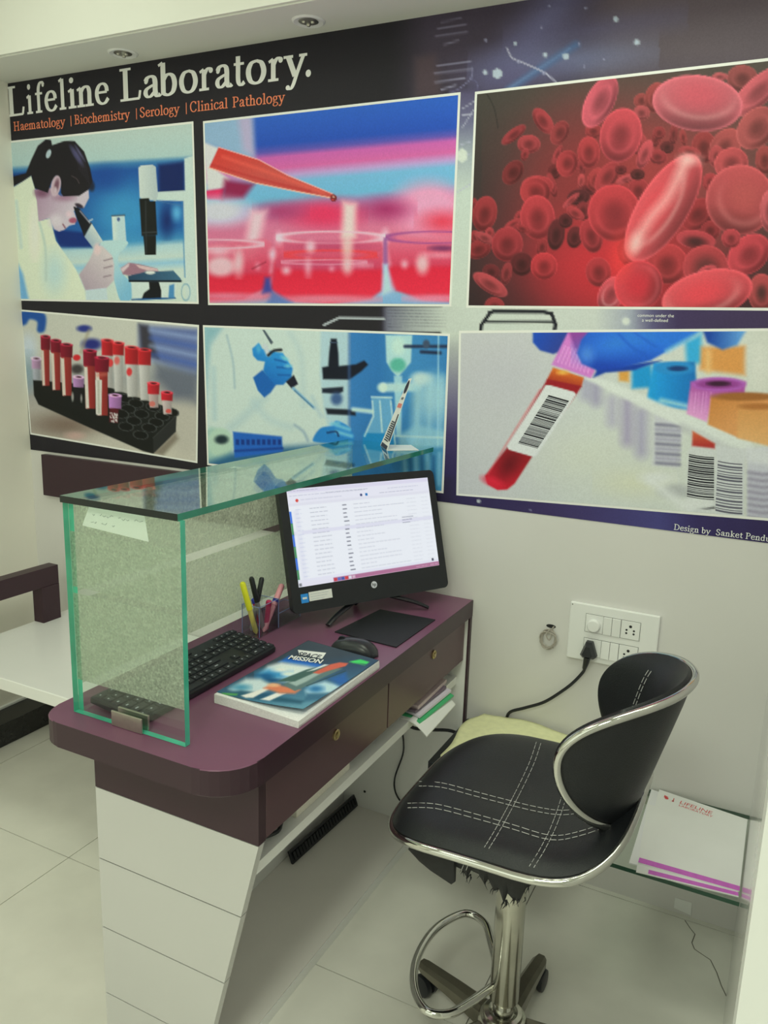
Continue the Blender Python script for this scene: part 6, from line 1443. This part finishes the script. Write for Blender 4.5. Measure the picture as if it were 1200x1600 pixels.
tc_ = obj('torn_cover', bm, WORN, stool, smooth=True, angle=60); tc_['label'] = 'ragged torn leather hanging under the seat'
bm = NB()
for k in range(46):
    px_ = rnd.uniform(724, 838); i = max(j for j in range(len(edge)) if edge[j][0] <= px_); yb_ = edge[i][2]; a = on(px_, yb_-6, 1, -.827); b = on(px_+rnd.uniform(-8, 8), yb_+rnd.uniform(2, 12), 1, -.827); c = (a+b)/2+np.array([rnd.uniform(-.003, .003), 0, 0])
    tube(bm, [a, c, b], [.0011, .0008, .0002], 4)
fo = obj('frayed_threads', bm, WORN, tc_); fo['kind'] = 'stuff'
bm = NB(); 
for off in (0, 6): stitch(bm, [on(728+off*1.2, 1340, 1, -.853), on(724+off*1.2, 1352, 1, -.852), on(720+off*1.2, 1362, 1, -.846)])
so = obj('stitching', bm, STITCH, tc_); so['kind'] = 'stuff'
# column, footrest, star base
CX, CY = .345, -.643
OLDCH = pm('worn_chrome', (196, 194, 184), .17, metal=1.0, raw=True, noise=(18, .12)); DULL = pm('dull_metal_leg', (126, 122, 110), .32, metal=.8, raw=True, noise=(20, .15))
bm = NB(); box(bm, CX-.07, CX+.07, CY-.07, CY+.07, .535, .551, bevel=.004); obj('seat_plate', bm, BLACKP, stool)
bm = NB(); lathe(bm, [(.0285, .148), (.0295, .150), (.0295, .536), (.02, .537)], c=(CX, CY, 0), seg=36); obj('column', bm, OLDCH, stool, smooth=True)
bm = NB(); lathe(bm, [(.022, .112), (.022, .1475), (.012, .1478)], c=(CX, CY, 0), seg=32); obj('piston', bm, CHROME, stool, smooth=True)
bm = NB(); lathe(bm, [(.047, .050), (.050, .056), (.050, .098), (.046, .106), (.040, .108), (.0385, .116), (.030, .118), (.024, .113)], c=(CX, CY, 0), seg=36); obj('hub', bm, OLDCH, stool, smooth=True)
fr_ = [(.326, -.652), (.299, -.715), (.272, -.762), (.23, -.776), (.186, -.735), (.158, -.66), (.158, -.564), (.195, -.488), (.244, -.492), (.283, -.549), (.325, -.622)]
bm = NB(); tube(bm, catmull([(x, y, .176) for x, y in fr_], 8), .0088, 12); fo = obj('footrest', bm, CHROME, stool, smooth=True)
for k in range(5):
    a = math.radians(158.3-72*k); d = Vector((math.cos(a), math.sin(a), 0)); s = Vector((-d.y, d.x, 0)); c = Vector((CX, CY, 0))
    bm = NB(); secs = []
    for (r, w, zt, zb) in ((.046, .021, .100, .058), (.13, .0185, .092, .062), (.222, .016, .080, .060), (.236, .012, .077, .062)):
        secs.append([bm.verts.new(c+d*r+s*sx*w*ww+Vector((0, 0, z))) for sx, z, ww in ((-1, zb, 1), (-1, zt-.008, 1), (-1, zt, .55), (1, zt, .55), (1, zt-.008, 1), (1, zb, 1))])
    for A_, B_ in zip(secs[:-1], secs[1:]):
        for j in range(6): bm.faces.new([A_[j], A_[(j+1) % 6], B_[(j+1) % 6], B_[j]])
    bm.faces.new(secs[0]); bm.faces.new(secs[-1][::-1])
    lg_ = obj('base_leg', bm, DULL, stool, smooth=True, angle=30)
    bm = NB(); wc = c+d*.220+Vector((0, 0, .026))
    for sx in (-1, 1):
        Mw = Matrix.Translation(wc+s*sx*.011) @ frame((0, 0, 0), d, Vector((0, 0, 1)))
        lathe(bm, [(.016, -.008), (.024, -.006), (.0258, 0), (.024, .006), (.016, .008)], M=Mw, seg=20)
    tube(bm, [wc+Vector((0, 0, .018)), wc+Vector((0, 0, .036))], .007, 8)
    co = obj('caster', bm, BLACKP, lg_, smooth=True)
